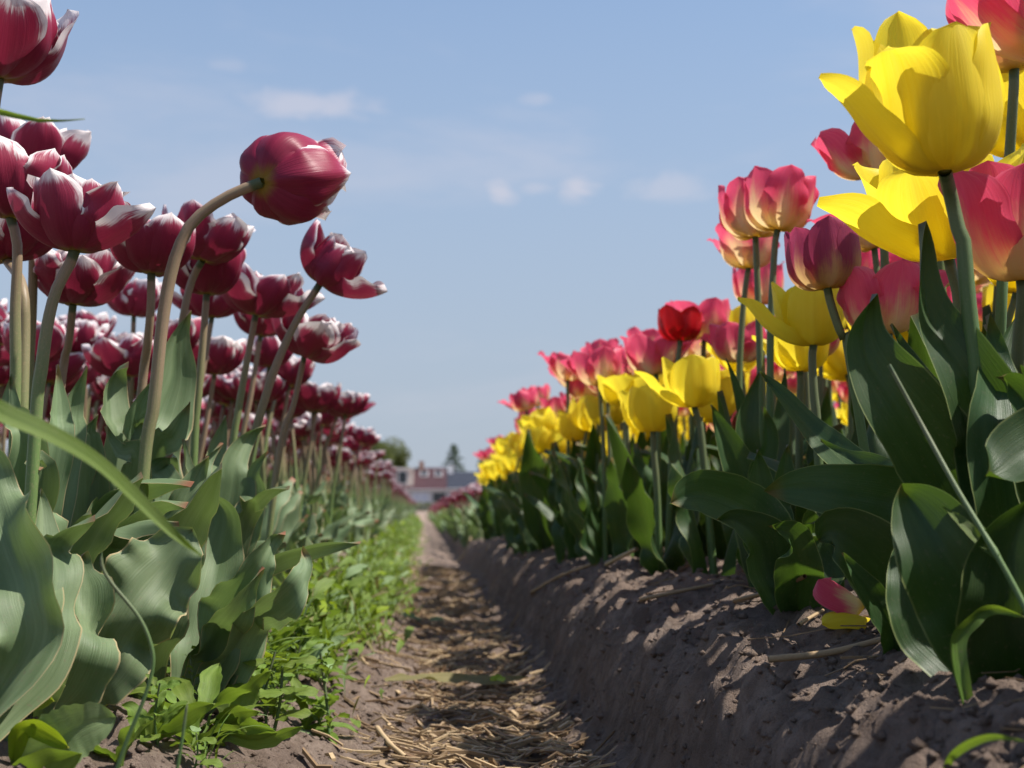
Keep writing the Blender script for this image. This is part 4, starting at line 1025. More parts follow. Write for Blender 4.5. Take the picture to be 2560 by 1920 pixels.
mass('distant_tulips', sp, 'blurred low mass of maroon tulips beyond the mixed bed towards the house', 'tulips', (.17, .215), 2)

for k_, hs_ in (('yellow', (.17, .22)), ('pink', (.22, .30))):
    if hid[k_]: mass('inner_tulips', hid[k_], k_+' tulips standing hidden in the inner rows of the mixed bed', 'tulips', hs_, 5, 'right', k_)

# ------------------------------------------------------------------ ground hits
def hit(px, py, lift=0.0):
    rr_ = ray(px, py); t = np.linspace(.3, 6, 1600)/rr_.y
    X, Y, Z = rr_.x*t, rr_.y*t, CAM_Z+rr_.z*t
    g = gz(X, Y)+lift; k = int(np.argmax(Z < g))
    if Z[k] >= g[k]: k = len(t)-1
    return Vector((X[k], Y[k], g[k]))
def H7(x, y, l=0.0): return hit(1600+x*ZK, 1200+y*ZK, l)
def H8(x, y, l=0.0): return hit(700+x*ZK, 1250+y*ZK, l)
def H3(x, y, l=0.0): return hit(x*ZK, 1200+y*ZK, l)

# ------------------------------------------------------------------ straw in the furrow
def straw_geo(n, spotf, seed, lmin, lmax, wmin, wmax, cross=.25):
    g = np.random.default_rng(seed)
    vs_, fs_, tn = [], [], []
    box = np.array([[0, 1, 5, 4], [1, 2, 6, 5], [2, 3, 7, 6], [3, 0, 4, 7]])
    F = np.vstack([box, box+4, [[0, 3, 2, 1], [8, 9, 10, 11]]])
    XY = spotf(g, n)
    L = g.uniform(lmin, lmax, n)*g.uniform(.4, 1, n); A = g.normal(0, cross, n) + (g.random(n) < .15)*g.uniform(-1.5, 1.5, n)
    Wd = g.uniform(wmin, wmax, n); B = g.normal(0, .12, n)
    for i in range(n):
        ca, sa = math.cos(A[i]), math.sin(A[i])
        for s_, in [(-.5,), (0,), (.5,)]: pass
        c = np.array([[XY[i, 0]+ca*L[i]*s-sa*B[i]*L[i]*(abs(s)*2), XY[i, 1]+sa*L[i]*s+ca*B[i]*L[i]*(abs(s)*2)] for s in (-.5, 0, .5)])
        z = gz(c[:, 0], c[:, 1])+g.uniform(-.002, .004)
        z = np.array([max(z[0], z[1]-.004), z[1], max(z[2], z[1]-.004)])+g.uniform(-.002, .003, 3)
        h = Wd[i]*g.uniform(.3, .7)
        for k in range(3):
            n_ = np.array([-sa, ca])*Wd[i]/2
            p, q = c[k]+n_, c[k]-n_
            vs_ += [(p[0], p[1], z[k]), (q[0], q[1], z[k]), (q[0], q[1], z[k]+h), (p[0], p[1], z[k]+h)]
        fs_.append(F+12*i); tn += [g.random()**1.25]*12
    return np.array(vs_), np.vstack(fs_), np.array(tn)
def furrow_spots(g, n):
    y = .75+(g.random(n)**1.7)*4.2
    x = .050+g.normal(0, .050, n)
    return np.stack([np.clip(x, -.07, .118+.010*g.normal(size=n)), y], 1)
v_, f_, t_ = straw_geo(5200, furrow_spots, 11, .008, .058, .0009, .0046)
tag(ob('straw_litter', mesh_from('straw_litter', v_, f_, STRAW, tone=t_, smooth=False)), 'chopped pale straw littering the furrow floor', 'straw', kind='stuff')
def bed_spots(g, n):
    y = .5+g.random(n)**1.4*2.6
    return np.stack([.225+np.abs(g.normal(0, .10, n)), y], 1)
v_, f_, t_ = straw_geo(170, bed_spots, 12, .02, .08, .0008, .0022, .6)
tag(ob('straw_litter', mesh_from('straw_litter', v_, f_, STRAW, tone=t_*.45, smooth=False)), 'thin brown straw lying on the soil of the mixed bed', 'straw', kind='stuff')
def crumbs(n, seed):
    g = np.random.default_rng(seed)
    ico = np.array([[0, 0, 1], [1, 0, 0], [0, 1, 0], [-1, 0, 0], [0, -1, 0], [0, 0, -1]], float)
    fc = np.array([[0, 1, 2], [0, 2, 3], [0, 3, 4], [0, 4, 1], [5, 2, 1], [5, 3, 2], [5, 4, 3], [5, 1, 4]])
    y = .45+g.random(n)**1.6*2.8; x = g.uniform(-.24, .40, n); z = gz(x, y); s = .0006+.0036*g.random(n)**4
    vs_ = (ico[None]*g.uniform(.6, 1.2, (n, 6, 1)))*s[:, None, None]*np.array([1.2, 1, .8])+np.stack([x, y, z], 1)[:, None]
    return vs_.reshape(-1, 3), (fc[None]+6*np.arange(n)[:, None, None]).reshape(-1, 3)
v_, f_ = crumbs(34000, 5)
tag(ob('soil_crumbs', mesh_from('soil_crumbs', v_, f_, SOIL, smooth=True)), 'loose sandy soil crumbs on the banks', 'soil', kind='stuff')
def stalk(label, pts, rad, tone, name='straw_stalk', cat='straw'):
    c = pts[0]
    g = tube_geo([p-c for p in pts], rad, rad*.8, 14, 7)
    tag(ob(name, mesh_from(name, g[0], g[1], STRAW, g[2], tone=np.full(len(g[0]), tone)), None, c), label, cat)
stalk('long straw stalk lying on the soil in front of the big dark leaves', [H7(740, 1060, .003), H7(1100, 1000, .004), H7(1500, 932, .004), H7(1700, 896, .003)], .0021, .55)
stalk('dark straw stalk propped against the leaves near the fallen petal', [H7(545, 705, .002), H7(760, 640, .008), Z7(950, 555, .95)], .0021, .2)
stalk('straw stalk lying on the bed\'s brink under the arched leaves', [H7(0, 690, .003), H7(200, 650, .004), H7(420, 615, .003)], .0020, .4)
stalk('short pale straw stalk pointing at the fallen petal', [H7(915, 845, .002), H7(985, 800, .003), H7(1055, 752, .004)], .0014, .6)
stalk('pale straw stalk sticking up from the shaded bank far down the furrow', [H8(1020, 335, .003), H8(1065, 262, .02), P(700+1110*ZK, 1250+190*ZK, H8(1020, 335).y+.05)], .0052, .8)
stalk('thin straw stalk across the shaded bank at middle distance', [H8(1450, 535, .003), H8(1600, 455, .004), H8(1790, 375, .004)], .0022, .5)
stalk('thick straw stalk leaning on the bank\'s brink', [H8(1880, 375, .002), H8(1960, 330, .012), H8(2055, 285, .02)], .0030, .8)
stalk('bleached straw stalk slanting down the sunny side of the furrow', [H8(560, 1320, .004), H8(630, 1410, .005), H8(720, 1480, .004)], .0026, .95)
def litter_leaf(label, pts, W_, mat, name='fallen_leaf'):
    c = pts[0]
    g = leaf_geo([p-c for p in pts], W_, lambda cc, T: np.cross(T, np.array([[.0, -.55, .83]])), nv=26, nu=9, wave=.12, wn=2.2, cup=.10, seed=len(label), shape=[.3, .7, .95, 1, .9, .7, .4, 0])
    tag(ob(name, geo_mesh(name, g, LM[mat]), None, c), label, 'leaf')
litter_leaf('wilted olive leaf lying right across the furrow', [H8(610, 1045, .008), H8(800, 1030, .012), H8(1000, 1035, .013), H8(1200, 1045, .012), H8(1430, 1030, .010)], .022, 'dry')
litter_leaf('small yellowish leaf scrap on the wilted leaf', [H8(1215, 1045, .020), H8(1250, 1035, .022), H8(1285, 1045, .021)], .012, 'lime')
litter_leaf('pale yellow leaf scrap in the middle of the furrow', [H8(700, 655, .006), H8(760, 670, .008), H8(815, 690, .006)], .014, 'pale')
litter_leaf('small green leaf scrap beside the pale one in the furrow', [H8(860, 690, .006), H8(900, 685, .008), H8(945, 690, .006)], .012, 'pale')

# fallen petals on the right bed
def loose_petal(label, pts, W_, kind, up):
    c = pts[0]
    g = leaf_geo([p-c for p in pts], W_, lambda cc, T: np.cross(T, np.array([up])), nv=20, nu=11, wave=.05, wn=1, cup=-.28, seed=4, shape=[.3, .6, .9, 1, .98, .85, .6, 0])
    tag(ob('fallen_petal', geo_mesh('fallen_petal', g, PM[kind]), None, c), label, 'petal')
h0 = H7(1330, 790, .0)
loose_petal('fallen pink tulip petal curled on the soil at the foot of a leaf', [Z7(1300, 715, h0.y), Z7(1210, 680, h0.y-.004), Z7(1100, 625, h0.y-.008), Z7(1030, 570, h0.y-.006)], .027, 'pink', (.1, -.8, .6))
loose_petal('yellow fallen petal lying under the pink one', [Z7(1340, 800, h0.y), Z7(1240, 792, h0.y-.012), Z7(1140, 790, h0.y-.016), Z7(1050, 822, h0.y-.018)], .016, 'yellow', (.0, -.7, .7))

# ------------------------------------------------------------------ weeds on the left bank
WSH = {'lance': [.10, .16, .62, .95, 1, .62, .30, 0], 'oval': [.08, .12, .7, 1, 1, .8, .5, 0], 'thin': [.5, .7, .9, 1, .85, .55, .3, 0]}
def weed_leaf(seed, sh, L, Wd, mat):
    rr = random.Random(seed); e = rr.uniform(.5, 1.25); pts = [(0, 0, 0)]; x = z = 0
    for k in range(4):
        x += L/4*math.cos(e); z += L/4*math.sin(e); e -= rr.uniform(.1, .42); pts.append((x, rr.uniform(-.05, .05)*L, z))
    g = leaf_geo(pts, Wd, side_up, nv=20, nu=7, wave=rr.uniform(.04, .12), wn=2.5, cup=rr.uniform(-.1, .2), fold=.06, roll=[0, rr.uniform(-40, 40)], seed=seed, shape=WSH[sh], rip=.035 if sh == 'lance' else 0)
    return geo_mesh('leaf', g, LM[mat])
WL = {'lance': [weed_leaf(i, 'lance', .062, .016, 'weed') for i in range(6)] + [weed_leaf(20+i, 'lance', .055, .018, 'pale') for i in range(2)],
      'oval': [weed_leaf(40+i, 'oval', .032, .015, 'weed') for i in range(6)], 'thin': [weed_leaf(60+i, 'thin', .075, .0028, 'grass') for i in range(6)],
      'small': [weed_leaf(80+i, 'oval', .014, .006, 'weed') for i in range(5)]}
def stalk_mesh(h): return geo_mesh('stem', tube_geo([(0, 0, -.004), (h*.08, 0, h*.5), (h*.02, h*.06, h)], .0013, .0009, 8, 5), SM['right'])
WST = [stalk_mesh(.03), stalk_mesh(.045), stalk_mesh(.06)]
WLAB = {'lance': 'lance leaved green weed rosette on the sandy bank', 'oval': 'small upright oval leaved weed on the sandy bank',
        'thin': 'thin tuft of grass on the sandy bank', 'small': 'tiny leaved creeping weed on the sandy bank'}
def weed(kind, x, y, seed, s=1.0):
    rr = random.Random(seed)
    if seed-2000 in SKIP_WEED: return
    t = thing({'thin': 'grass_tuft'}.get(kind, 'weed_plant'), WLAB[kind], 'grass' if kind == 'thin' else 'weed', (x, y, gz1(x, y)-.002), {'lance': 'lance leaved weeds', 'oval': 'oval leaved weeds', 'thin': 'grass tufts', 'small': 'creeping weeds'}[kind])
    t.rotation_euler = (rr.uniform(-.15, .15), rr.uniform(-.1, .3), rr.uniform(0, 6.28)); t.scale = (s,)*3
    what = {'lance': 'lance leaved weed', 'oval': 'oval leaved weed', 'small': 'creeping tiny leaved weed', 'thin': 'thin grass tuft'}[kind]
    size = 'large' if s > 1.03 else 'small' if s < .82 else 'middling'
    where = 'low on the sunny slope' if x > -.13 else 'halfway up the bank' if x > -.165 else 'close under the tulip leaves'
    reach = 'at the photo\'s bottom' if y < .86 else 'below the big pale leaf' if y < .98 else 'before the ruffled leaf fan' if y < 1.14 else 'where the green strip begins'
    t['label'] = f'{size} {what} {where}, {reach}'
    t['sd'] = 8000+seed-2000
    n = {'lance': rr.randint(4, 7), 'oval': rr.randint(6, 9), 'thin': rr.randint(8, 12), 'small': rr.randint(12, 18)}[kind]
    if kind in ('oval', 'small'):
        k = rr.randrange(3); ob('stem', WST[k], t); h = (.03, .045, .06)[k]
    else: h = 0
    for i in range(n):
        f = i/n; l = ob('leaf', rr.choice(WL[kind]), t, (0, 0, h*(.15+.85*f)) if h else (0, 0, 0))
        l.rotation_euler = (0, 0, i*2.4+rr.uniform(-.4, .4)); k = rr.uniform(.7, 1.15)*(1.1-.35*f if h else 1); l.scale = (k, k, k)
    return t
rr = random.Random(77)
for i in range(60):
    y = .76+.80*(i/60)**.85+rr.uniform(-.03, .03)
    x = -.150+rr.gauss(0, .032)+(.018 if y > 1.1 else 0)
    if x > -.065: x = -.09
    weed(rr.choice(['lance', 'lance', 'lance', 'oval', 'oval', 'oval', 'small', 'thin']), x, y, 2000+i, rr.uniform(.6, 1.25)*(.72 if y < .98 else 1))
# farther weeds merge into one green strip
def weed_mass(n, seed):
    g = random.Random(seed); V_ = []
    for i in range(12):
        e = .35+1.1*(i % 6)/5; L = (.030, .044)[i % 2]; x = z = 0; pts = [(0, 0, 0)]
        for k in range(3):
            x += L/3*math.cos(e); z += L/3*math.sin(e); e -= g.uniform(.05, .5); pts.append((x, g.uniform(-.003, .003), z))
        V_.append(leaf_geo(pts, (.012, .0075, .004)[i % 3], side_up, nv=6, nu=4, wave=.10, seed=i, cup=.1, roll=[0, g.uniform(-50, 50)], shape=WSH['lance' if i % 3 else 'oval']))
    vs_, fs_, us_, mi, o = [], [], [], [], 0
    X, Y = [], []
    while len(X) < n:
        y = 1.22+(g.random()**1.8)*16; x = -.138+g.gauss(0, .030)+min(.035, (y-1.3)*.04)
        d_ = float(vnoise(np.array([x*26]), np.array([y*9]), 77)[0])
        if d_ < .36+.36*g.random(): continue
        X.append(x); Y.append(y)
    Z = gz(np.array(X), np.array(Y)); D = vnoise(np.array(X)*26, np.array(Y)*9, 77)
    for i in range(n):
        a = g.uniform(0, 6.28); s = g.uniform(.5, 1.1)*(1+.04*Y[i]); c, q = math.cos(a)*s, math.sin(a)*s
        k = g.randrange(12); v, f, u = V_[k]
        vs_.append(v@np.array([[c, -q, 0], [q, c, 0], [0, 0, s]]).T+np.array([X[i], Y[i], Z[i]-.003+g.random()**1.1*.088*D[i]*(1-min(1, abs(X[i]+.125)/.12))]))
        fs_.append(f+o); us_.append(u); mi.append(np.full(len(f), 0 if g.random() < .70 else g.choice((1, 1, 2, 3)))); o += len(v)
    return np.vstack(vs_), np.vstack(fs_), np.vstack(us_), np.concatenate(mi)
v_, f_, u_, m_ = weed_mass(9000, 9)
wm = mesh_from('weeds', v_, f_, LM['weed'], u_); wm.materials.append(LM['pale']); wm.materials.append(LM['lime']); wm.materials.append(LM['dry'])
wm.polygons.foreach_set('material_index', m_.astype(np.int32))
tag(ob('weeds', wm), 'bright green strip of low weeds along the left side of the furrow', 'weeds', kind='stuff')

def big_weed(label, base, leaves, name='weed_plant', cat='weed'):
    t = thing(name, label, cat, base)
    for kw in leaves: add_leaf(t, 'left', **kw)
    return t
b = H3(60, 1620)
big_weed('broad pale toothed weed leaf in the lower left corner', b, [
    dict(pts=[Z3(150, 1590, b.y), Z3(330, 1490, b.y-.005), Z3(500, 1410, b.y-.005), Z3(665, 1365, b.y)], W=.030, roll=(20, 10), wave=.05, cup=.06, mat='pale', rip=.02, shape=[.1, .3, .85, 1, .95, .7, .4, 0], nv=70),
    dict(pts=[Z3(200, 1680, b.y-.02), Z3(350, 1620, b.y-.02), Z3(475, 1570, b.y-.02)], W=.020, roll=(0, 20), wave=.05, mat='weed', shape=WSH['lance']),
    dict(pts=[Z3(100, 1470, b.y-.01), Z3(180, 1420, b.y-.01), Z3(280, 1460, b.y-.01), Z3(400, 1540, b.y-.01)], W=.012, roll=(30, 40), wave=.05, mat='lime', shape=WSH['oval'])])
b = H3(-30, 1500)
big_weed('rounded yellow green weed leaf glowing at the photo\'s left edge', b, [
    dict(pts=[Z3(-30, 1300, b.y), Z3(60, 1230, b.y-.01), Z3(190, 1240, b.y-.015), Z3(318, 1275, b.y-.02)], W=.017, roll=(0, 10), wave=.06, mat='lime', shape=[.1, .3, .85, 1, 1, .9, .6, 0]),
    dict(pts=[Z3(50, 1350, b.y), Z3(100, 1150, b.y), Z3(100, 965, b.y)], W=.014, roll=(0, 40), wave=.05, mat='left')])
b = H3(860, 1490)
big_weed('weed with long lance shaped leaves in the middle of the sandy bank', b, [
    dict(pts=[Z3(900, 1470, b.y), Z3(1000, 1390, b.y-.005), Z3(1120, 1320, b.y-.01), Z3(1240, 1285, b.y-.012)], W=.015, roll=(20, 30), wave=.05, mat='weed', shape=WSH['lance']),
    dict(pts=[Z3(880, 1400, b.y), Z3(900, 1320, b.y), Z3(945, 1250, b.y)], W=.010, roll=(0, 30), mat='weed', shape=WSH['lance']),
    dict(pts=[Z3(800, 1400, b.y), Z3(760, 1320, b.y), Z3(700, 1300, b.y)], W=.012, roll=(0, 30), mat='weed', shape=WSH['lance'])])
b = H3(1260, 1190)
big_weed('weed with a bright pointed leaf reaching towards the furrow', b, [
    dict(pts=[Z3(1290, 1080, b.y), Z3(1370, 960, b.y-.01), Z3(1500, 990, b.y-.015), Z3(1700, 1052, b.y-.02)], W=.011, roll=(60, 50), wave=.05, mat='lime', frm_base=False, shape=[.2, .5, .95, 1, .8, .5, .25, 0]),
    dict(pts=[Z3(1300, 1020, b.y), Z3(1250, 880, b.y), Z3(1165, 720, b.y)], W=.010, roll=(0, 40), wave=.05, mat='lime', shape=WSH['lance']),
    dict(pts=[Z3(1240, 1130, b.y), Z3(1130, 1090, b.y), Z3(1000, 1100, b.y), Z3(890, 1108, b.y)], W=.012, roll=(20, 40), wave=.05, mat='weed', shape=WSH['lance']),
    dict(pts=[Z3(1290, 1150, b.y), Z3(1340, 1080, b.y), Z3(1390, 1120, b.y)], W=.013, roll=(0, 20), mat='weed', shape=WSH['oval']),
    dict(pts=[Z3(1480, 1080, b.y), Z3(1500, 930, b.y), Z3(1465, 800, b.y)], W=.009, roll=(0, 30), mat='weed', shape=WSH['lance'])])
b = H3(1230, 1480)
big_weed('dark serrated weed with spreading leaves low on the sandy bank', b, [
    dict(pts=[Z3(1250, 1420, b.y), Z3(1350, 1340, b.y-.005), Z3(1500, 1330, b.y-.01)], W=.014, roll=(30, 40), mat='weed', rip=.03, shape=WSH['lance']),
    dict(pts=[Z3(1280, 1440, b.y), Z3(1400, 1410, b.y), Z3(1550, 1440, b.y), Z3(1600, 1450, b.y)], W=.016, roll=(30, 40), mat='weed', rip=.03, shape=WSH['lance']),
    dict(pts=[Z3(1300, 1480, b.y), Z3(1450, 1500, b.y), Z3(1600, 1470, b.y), Z3(1745, 1415, b.y)], W=.012, roll=(20, 40), mat='weed', shape=WSH['lance']),
    dict(pts=[Z3(1380, 1280, b.y+.02), Z3(1450, 1180, b.y+.02), Z3(1560, 1090, b.y+.02)], W=.018, roll=(20, 40), mat='weed', rip=.03, shape=WSH['lance'])])

# ------------------------------------------------------------------ stray grass and shoots
def blade(name, label, cat, base, leaves):
    t = thing(name, label, cat, base)
    for kw in leaves: add_leaf(t, 'left', mat='grass', **kw)
    return t
GSH = [.5, .7, .95, 1, .8, .5, .25, 0]
bb = Vector((-.20, .46, gz1(-.20, .46)))
blade('wild_grass', 'out of focus grass blade slanting across the tulip leaves at lower left', 'grass', bb, [
    dict(pts=[Z2(-420, 1150, .49), Z2(-200, 900, .50), Z2(0, 1000, .51), Z2(300, 1130, .52), Z2(560, 1290, .535), Z2(800, 1510, .545), Z3(1000, 320, .55), Z3(1165, 445, .555)], W=.0115, roll=(0, 0, 10, 30, -40, -55, -20), wave=.03, cup=.10, shape=[.3, .6, .95, 1, .8, .66, .38, 0])])
bb = Vector((-.26, .60, gz1(-.26, .60)))
blade('wild_grass', 'green grass blade tip poking in at the left edge below the corner tulip', 'grass', bb, [
    dict(pts=[Z2(-520, 400, .60), Z1(-480, 700, .60), Z1(-250, 590, .60), Z1(0, 640, .60), Z1(230, 690, .60), Z1(488, 684, .60)], W=.0085, roll=(0, 20, 20, 30), wave=.02, cup=.10, shape=GSH)])
def thin_shoot(label, pts, rad, name='shoot', cat='shoot'):
    c = pts[0]
    o = ob(name, geo_mesh(name, tube_geo([p-c for p in pts], rad, rad*.8, 40, 8, bulge=lambda v: 1-.85*np.clip((v-.965)/.035, 0, 1)), SM['right']), None, c)
    tag(o, label, cat)
d = .66
thin_shoot('thin curling green shoot rising in front of the big pale leaf', [Z3(640, 1760, d), Z3(680, 1650, d), Z3(740, 1480, d), Z3(830, 1260, d), Z3(880, 1080, d), Z3(870, 950, d), Z3(800, 790, d), Z3(640, 590, d), Z3(587, 490, d), Z3(588, 412, d)], .00105)
thin_shoot('short thin dark shoot among the weeds at the bottom', [Z3(1000, 1760, d), Z3(1025, 1640, d), Z3(1052, 1480, d), Z3(1078, 1288, d)], .0009)
t = thing('wild_grass', 'jointed grass stem slanting across the dark leaves at lower right', 'grass', (.300, .58, gz1(.300, .58)))
bz = Vector(t.location)
pp = [bz-Vector((0, 0, .005)), Z7(2330, 930, .60), Z7(2212, 720, .61), Z7(2065, 450, .62), Z7(1830, 60, .64), Z6(1620, 1060, .66), Z6(1435, 720, .67)]
ob('stem', geo_mesh('stem', tube_geo([p-bz for p in pp], .0018, .0010, 40, 8, bulge=lambda v: 1+.45*np.exp(-((v-.47)/.012)**2)), SM['right']), t)
add_leaf(t, 'left', pts=[Z7(2065, 450, .62), Z7(1960, 350, .63), Z7(1850, 240, .64), Z7(1745, 158, .65)], W=.006, roll=(0, 40), mat='grass', frm_base=False, shape=GSH)
b = H7(1745, 1080); b = Vector((b.x, b.y, b.z)); b.y -= .06; b.x -= .01; b.z = gz1(b.x, b.y)
blade('wild_grass', 'bent grass leaf arching from the soil in the lower right', 'grass', b, [
    dict(pts=[Z7(1830, 960, b.y+.01), Z7(1930, 800, b.y+.01), Z7(2040, 742, b.y+.01), Z7(2230, 790, b.y)], W=.0075, roll=(0, 30), wave=.02, shape=GSH)])
b = H7(1735, 1655)
blade('wild_grass', 'single green blade at the very bottom right', 'grass', b, [
    dict(pts=[H7(1800, 1625, .006), H7(2000, 1572, .010), H7(2240, 1545, .008)], W=.0034, roll=(0, 30), wave=.0, shape=GSH)])

# ------------------------------------------------------------------ houses and trees far behind the field
ROOF_R = grain_mat('roof_tiles_red', (.050, .024, .030), (.072, .034, .040), .7, 2)
ROOF_B = grain_mat('roof_tiles_navy', (.026, .030, .044), (.038, .043, .060), .6, 2)
WALLM = grain_mat('white_render', (.40, .41, .44), (.48, .49, .51), .9, 2)
CREAM = grain_mat('cream_cladding', (.62, .52, .44), (.68, .58, .50), .8, 2)
BRICK = grain_mat('chimney_brick', (.28, .16, .12), (.34, .20, .15), .9, 4)
FRAME = grain_mat('window_frame_white', (.72, .72, .72), (.78, .78, .78), .5, 2)
def glass_mat():
    m, N = newmat('window_glass'); return finish(m, N, (.03, .035, .04), .08, .6)
GLASS = glass_mat()
def boxm(name, x0, x1, y0, y1, z0, z1, mat, bev=.02):
    v = [(x, y, z) for z in (z0, z1) for x, y in ((x0, y0), (x1, y0), (x1, y1), (x0, y1))]
    f = [(0, 3, 2, 1), (4, 5, 6, 7), (0, 1, 5, 4), (1, 2, 6, 5), (2, 3, 7, 6), (3, 0, 4, 7)]
    return mesh_from(name, v, f, mat, smooth=False)
HD = 180.0; KM = HD/FPX
def hx(px): return P(px, 1275, HD).x
def hzv(py): return CAM_Z+(1275-py)*KM
def house(label, px0, px1, ridge, eave, roofm, windows, base_depth=7.0, chimneys=(), lights=(), dormer=None):
    x0, x1 = hx(px0), hx(px1); zr, ze = hzv(ridge), hzv(eave); g0 = .0
    t = thing('house', label, 'house', ((x0+x1)/2, HD, g0)); c = Vector(t.location)
    def part(name, parent, *a, **k):
        me = boxm(name, *a, **k); o = ob(name, me, parent, tuple(-c) if parent is t else (0, 0, 0)); return o
    part('wall', t, x0+.02, x1-.02, HD, HD+base_depth, -.2, ze-.05, WALLM)
    ov = .35; th = .14
    v, f = [], []
    prof = [(HD-ov, ze-.12), (HD+base_depth/2, zr), (HD+base_depth+ov, ze-.12), (HD+base_depth+ov, ze-.12-th), (HD+base_depth/2, zr-th), (HD-ov, ze-.12-th)]
    for x in (x0, x1): v += [(x, y, z) for y, z in prof]
    faces = [(i, (i+1) % 6, 6+(i+1) % 6, 6+i) for i in range(6)]
    caps = [(0, 5, 4, 1), (1, 4, 3, 2), (6, 7, 10, 11), (7, 8, 9, 10)]
    ro = ob('roof', mesh_from('roof', v, faces+caps, roofm, smooth=False), t, tuple(-c))
    gv = [(x, y, z) for x in (x0+.03, x1-.03) for y, z in ((HD, ze-.3), (HD+base_depth/2, zr-.3), (HD+base_depth, ze-.3), (HD+base_depth, ze-.6))]
    ob('gable', mesh_from('gable', gv, [(0, 1, 2, 3), (4, 7, 6, 5), (0, 4, 5, 1), (1, 5, 6, 2)], WALLM, smooth=False), t, tuple(-c))
    # ridge tiles and gutter
    part('gutter', t, x0, x1, HD-ov-.13, HD-ov-.005, ze-.24, ze-.13, FRAME)
    for (a, b_, za, zb, curtain) in windows:
        wa, wb, z0, z1 = hx(a), hx(b_), hzv(zb), hzv(za)
        w = part('window', t, wa, wb, HD-.07, HD-.004, z0, z1, FRAME)
        n = max(1, round((wb-wa)/1.3)); pw = (wb-wa-.08)/n
        for i in range(n):
            part('pane', w, wa+.08+i*pw, wa+i*pw+pw-.0, HD-.085, HD-.072, z0+.09, z1-.09, CURT if curtain else GLASS)
    for (cx_, w_, top, m_) in chimneys:
        a = hx(cx_); part('chimney', t, a-w_/2, a+w_/2, HD+base_depth/2-.5, HD+base_depth/2+.4, zr-.8, hzv(top), m_)
    for (cx_, cy_) in lights:
        a = hx(cx_); z = hzv(cy_); f_ = (z-(ze-.12))/(zr-ze+.12); y = HD-ov+f_*(base_depth/2+ov)
        sl = math.atan2(zr-ze+.12, base_depth/2+ov)
        me = boxm('skylight', -.40, .40, -.5, .5, .03, .12, GLASS)
        o = ob('skylight', me, t, Vector((a, y, z))-c); o.rotation_euler = (sl, 0, 0)
        me = boxm('skylight_frame', -.48, .48, -.58, .58, .0, .07, FRAME); o = ob('skylight_frame', me, t, Vector((a, y, z))-c); o.rotation_euler = (sl, 0, 0)
    if dormer:
        a, b_, za, zb = dormer; wa, wb, z0, z1 = hx(a), hx(b_), hzv(zb), hzv(za)
        dm = part('dormer', t, wa, wb, HD+.25, HD+base_depth/2, z0, z1, CREAM)
        part('dormer_roof', dm, wa-.15, wb+.15, HD+.05, HD+base_depth/2, z1+.004, z1+.16, FRAME)
        part('window', dm, wa+.1, wb-.75, HD+.18, HD+.246, z0+.25, z1-.2, FRAME)
        part('pane', dm, wa+.2, wb-.85, HD+.165, HD+.178, z0+.36, z1-.3, GLASS)
    return t
CURT = grain_mat('net_curtain', (.42, .47, .56), (.50, .54, .62), .6, 3)
house('house with reddish roof, dormer and skylights behind the field', 944, 1117, 1168, 1221, ROOF_R,
      [(1031, 1072, 1232, 1258, True), (1080, 1116, 1230, 1257, False), (962, 1000, 1232, 1258, False)],
      chimneys=[(1053, .62, 1152, BRICK)], lights=[(1060, 1184), (1096, 1184)], dormer=(992, 1033, 1174, 1216))
house('house with dark navy roof adjoining the reddish one', 1117.6, 1300, 1178, 1219, ROOF_B,
      [(1140, 1170, 1232, 1258, False), (1200, 1240, 1232, 1258, True)], chimneys=[(1127, .75, 1163, FRAME)])

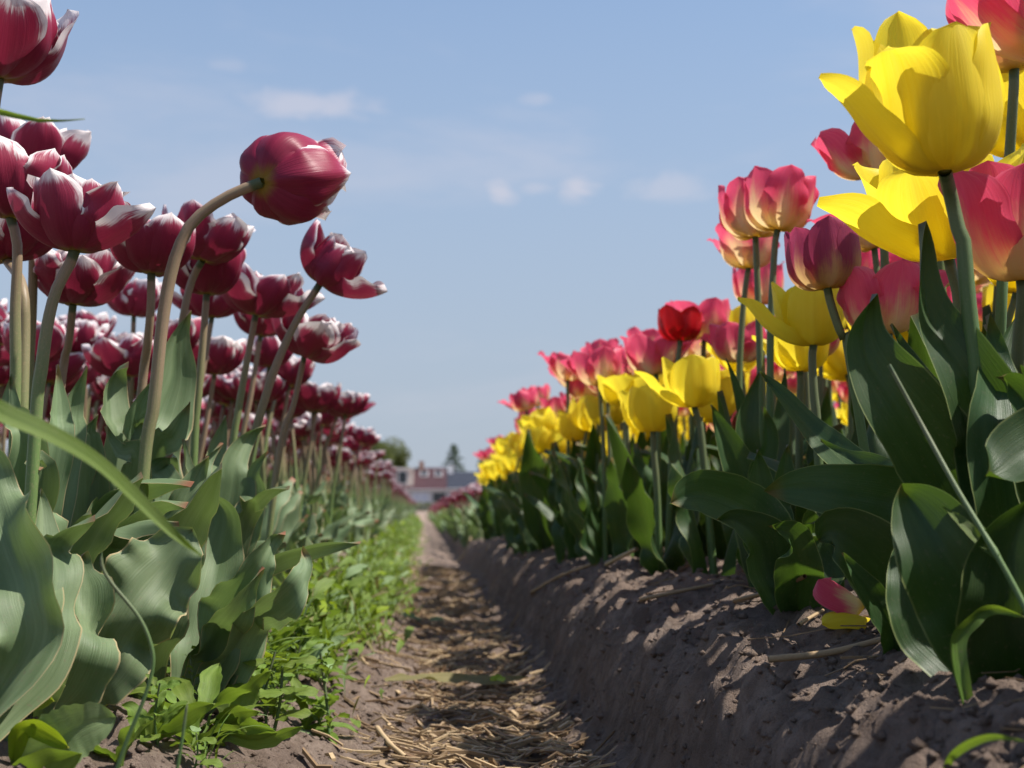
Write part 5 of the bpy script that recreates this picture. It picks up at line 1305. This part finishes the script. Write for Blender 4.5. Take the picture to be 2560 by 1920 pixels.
def foliage_mat(name, c0, c1):
    m, N = newmat(name)
    g = N.n('ShaderNodeNewGeometry').outputs['Position']
    n = N.noise(g, 1.3, 4, .7); c = N.mix(N.ss(n, .3, .7), c0, c1)
    return finish(m, N, c, .6, .2, .35, c)
FOL = foliage_mat('spring_foliage', (.090, .115, .028), (.170, .190, .055)); CON = foliage_mat('conifer_needles', (.050, .085, .040), (.090, .130, .060))
BARK = grain_mat('bark', (.10, .08, .06), (.16, .13, .10), .9, 5)
def tree(label, px, top, d, width, kind, seed, name):
    g = np.random.default_rng(seed); p = P(px, 1275, d); H_ = CAM_Z+(1275-top)*d/FPX
    t = thing(name, label, 'tree', (p.x, d, 0.0))
    trunk = [tube_geo([(0, 0, -.1), (.1, 0, H_*.4), (0, .1, H_*.85)], .16+.01*H_, .05, 8, 7)]
    cs, ss_ = [], []
    if kind == 'broad':
        for k in range(9):
            a = k*2.4; e = (H_*g.uniform(.55, .92)); rr_ = width*.33*g.uniform(.5, 1)
            tip = (math.cos(a)*rr_, math.sin(a)*rr_, e); trunk.append(tube_geo([(0, 0, H_*g.uniform(.25, .5)), (tip[0]*.5, tip[1]*.5, e*.8), tip], .07, .02, 5, 5))
            n = 700; dd = nrm(g.normal(size=(n, 3)))*g.random((n, 1))**.45
            cs.append(np.array(tip)+dd*np.array([width*.22, width*.22, H_*.15])*g.uniform(.7, 1.15)); ss_.append(g.uniform(.08, .20, n))
    else:
        for k in range(44):
            f = k/44; z = H_*(.10+.88*f); rad_ = width*.5*(1-f)**.85+.06; a = k*2.4
            tip = (math.cos(a)*rad_, math.sin(a)*rad_, z-rad_*.10); trunk.append(tube_geo([(0, 0, z), (tip[0]*.5, tip[1]*.5, z+.04), tip], .03, .01, 4, 4))
            n = 130; q = g.random((n, 1))**.7
            cs.append(np.array([0, 0, z])*(1-q)+np.array(tip)*q+g.normal(size=(n, 3))*np.array([.12, .12, .09])*(.4+q)); ss_.append(g.uniform(.07, .16, n))
    C_ = np.vstack(cs); S_ = np.concatenate(ss_); n = len(C_)
    A = nrm(g.normal(size=(n, 3))); B = nrm(np.cross(A, g.normal(size=(n, 3))))
    q = np.stack([C_-A*S_[:, None], C_+B*S_[:, None]*.6, C_+A*S_[:, None], C_-B*S_[:, None]*.6], 1).reshape(-1, 3)
    tg = join_geo(trunk)
    ob('trunk', mesh_from('trunk', tg[0], tg[1], BARK, tg[2]), t)
    ob('crown', mesh_from('crown', q, np.arange(4*n).reshape(-1, 4), FOL if kind == 'broad' else CON), t)
tree('slender conifer rising behind the reddish roofed house', 1134, 1108, 196, 7.0, 'conifer', 1, 'conifer_tree')
tree('tall rounded spring green tree left of the houses', 936, 1088, 205, 9.5, 'broad', 2, 'broadleaf_tree')
tree('lower spring green tree beside the reddish roof\'s left end', 985, 1118, 202, 6.0, 'broad', 3, 'broadleaf_tree')
tree('spring green tree behind the pink and yellow row', 1230, 1092, 198, 5.0, 'broad', 4, 'broadleaf_tree')
g = np.random.default_rng(8); n = 5200
hc = np.stack([g.uniform(-14, 14, n), g.uniform(-.5, .5, n), .05+.95*g.random(n)], 1); A = nrm(g.normal(size=(n, 3))); B = nrm(np.cross(A, g.normal(size=(n, 3)))); s = g.uniform(.05, .13, (n, 1))
q = np.stack([hc-A*s, hc+B*s*.6, hc+A*s, hc-B*s*.6], 1).reshape(-1, 3)
hedge = thing('hedge', 'low hedge in front of the houses at the end of the furrow', 'hedge', (0, 150, .0))
ob('foliage', mesh_from('foliage', q, np.arange(4*n).reshape(-1, 4), FOL), hedge)
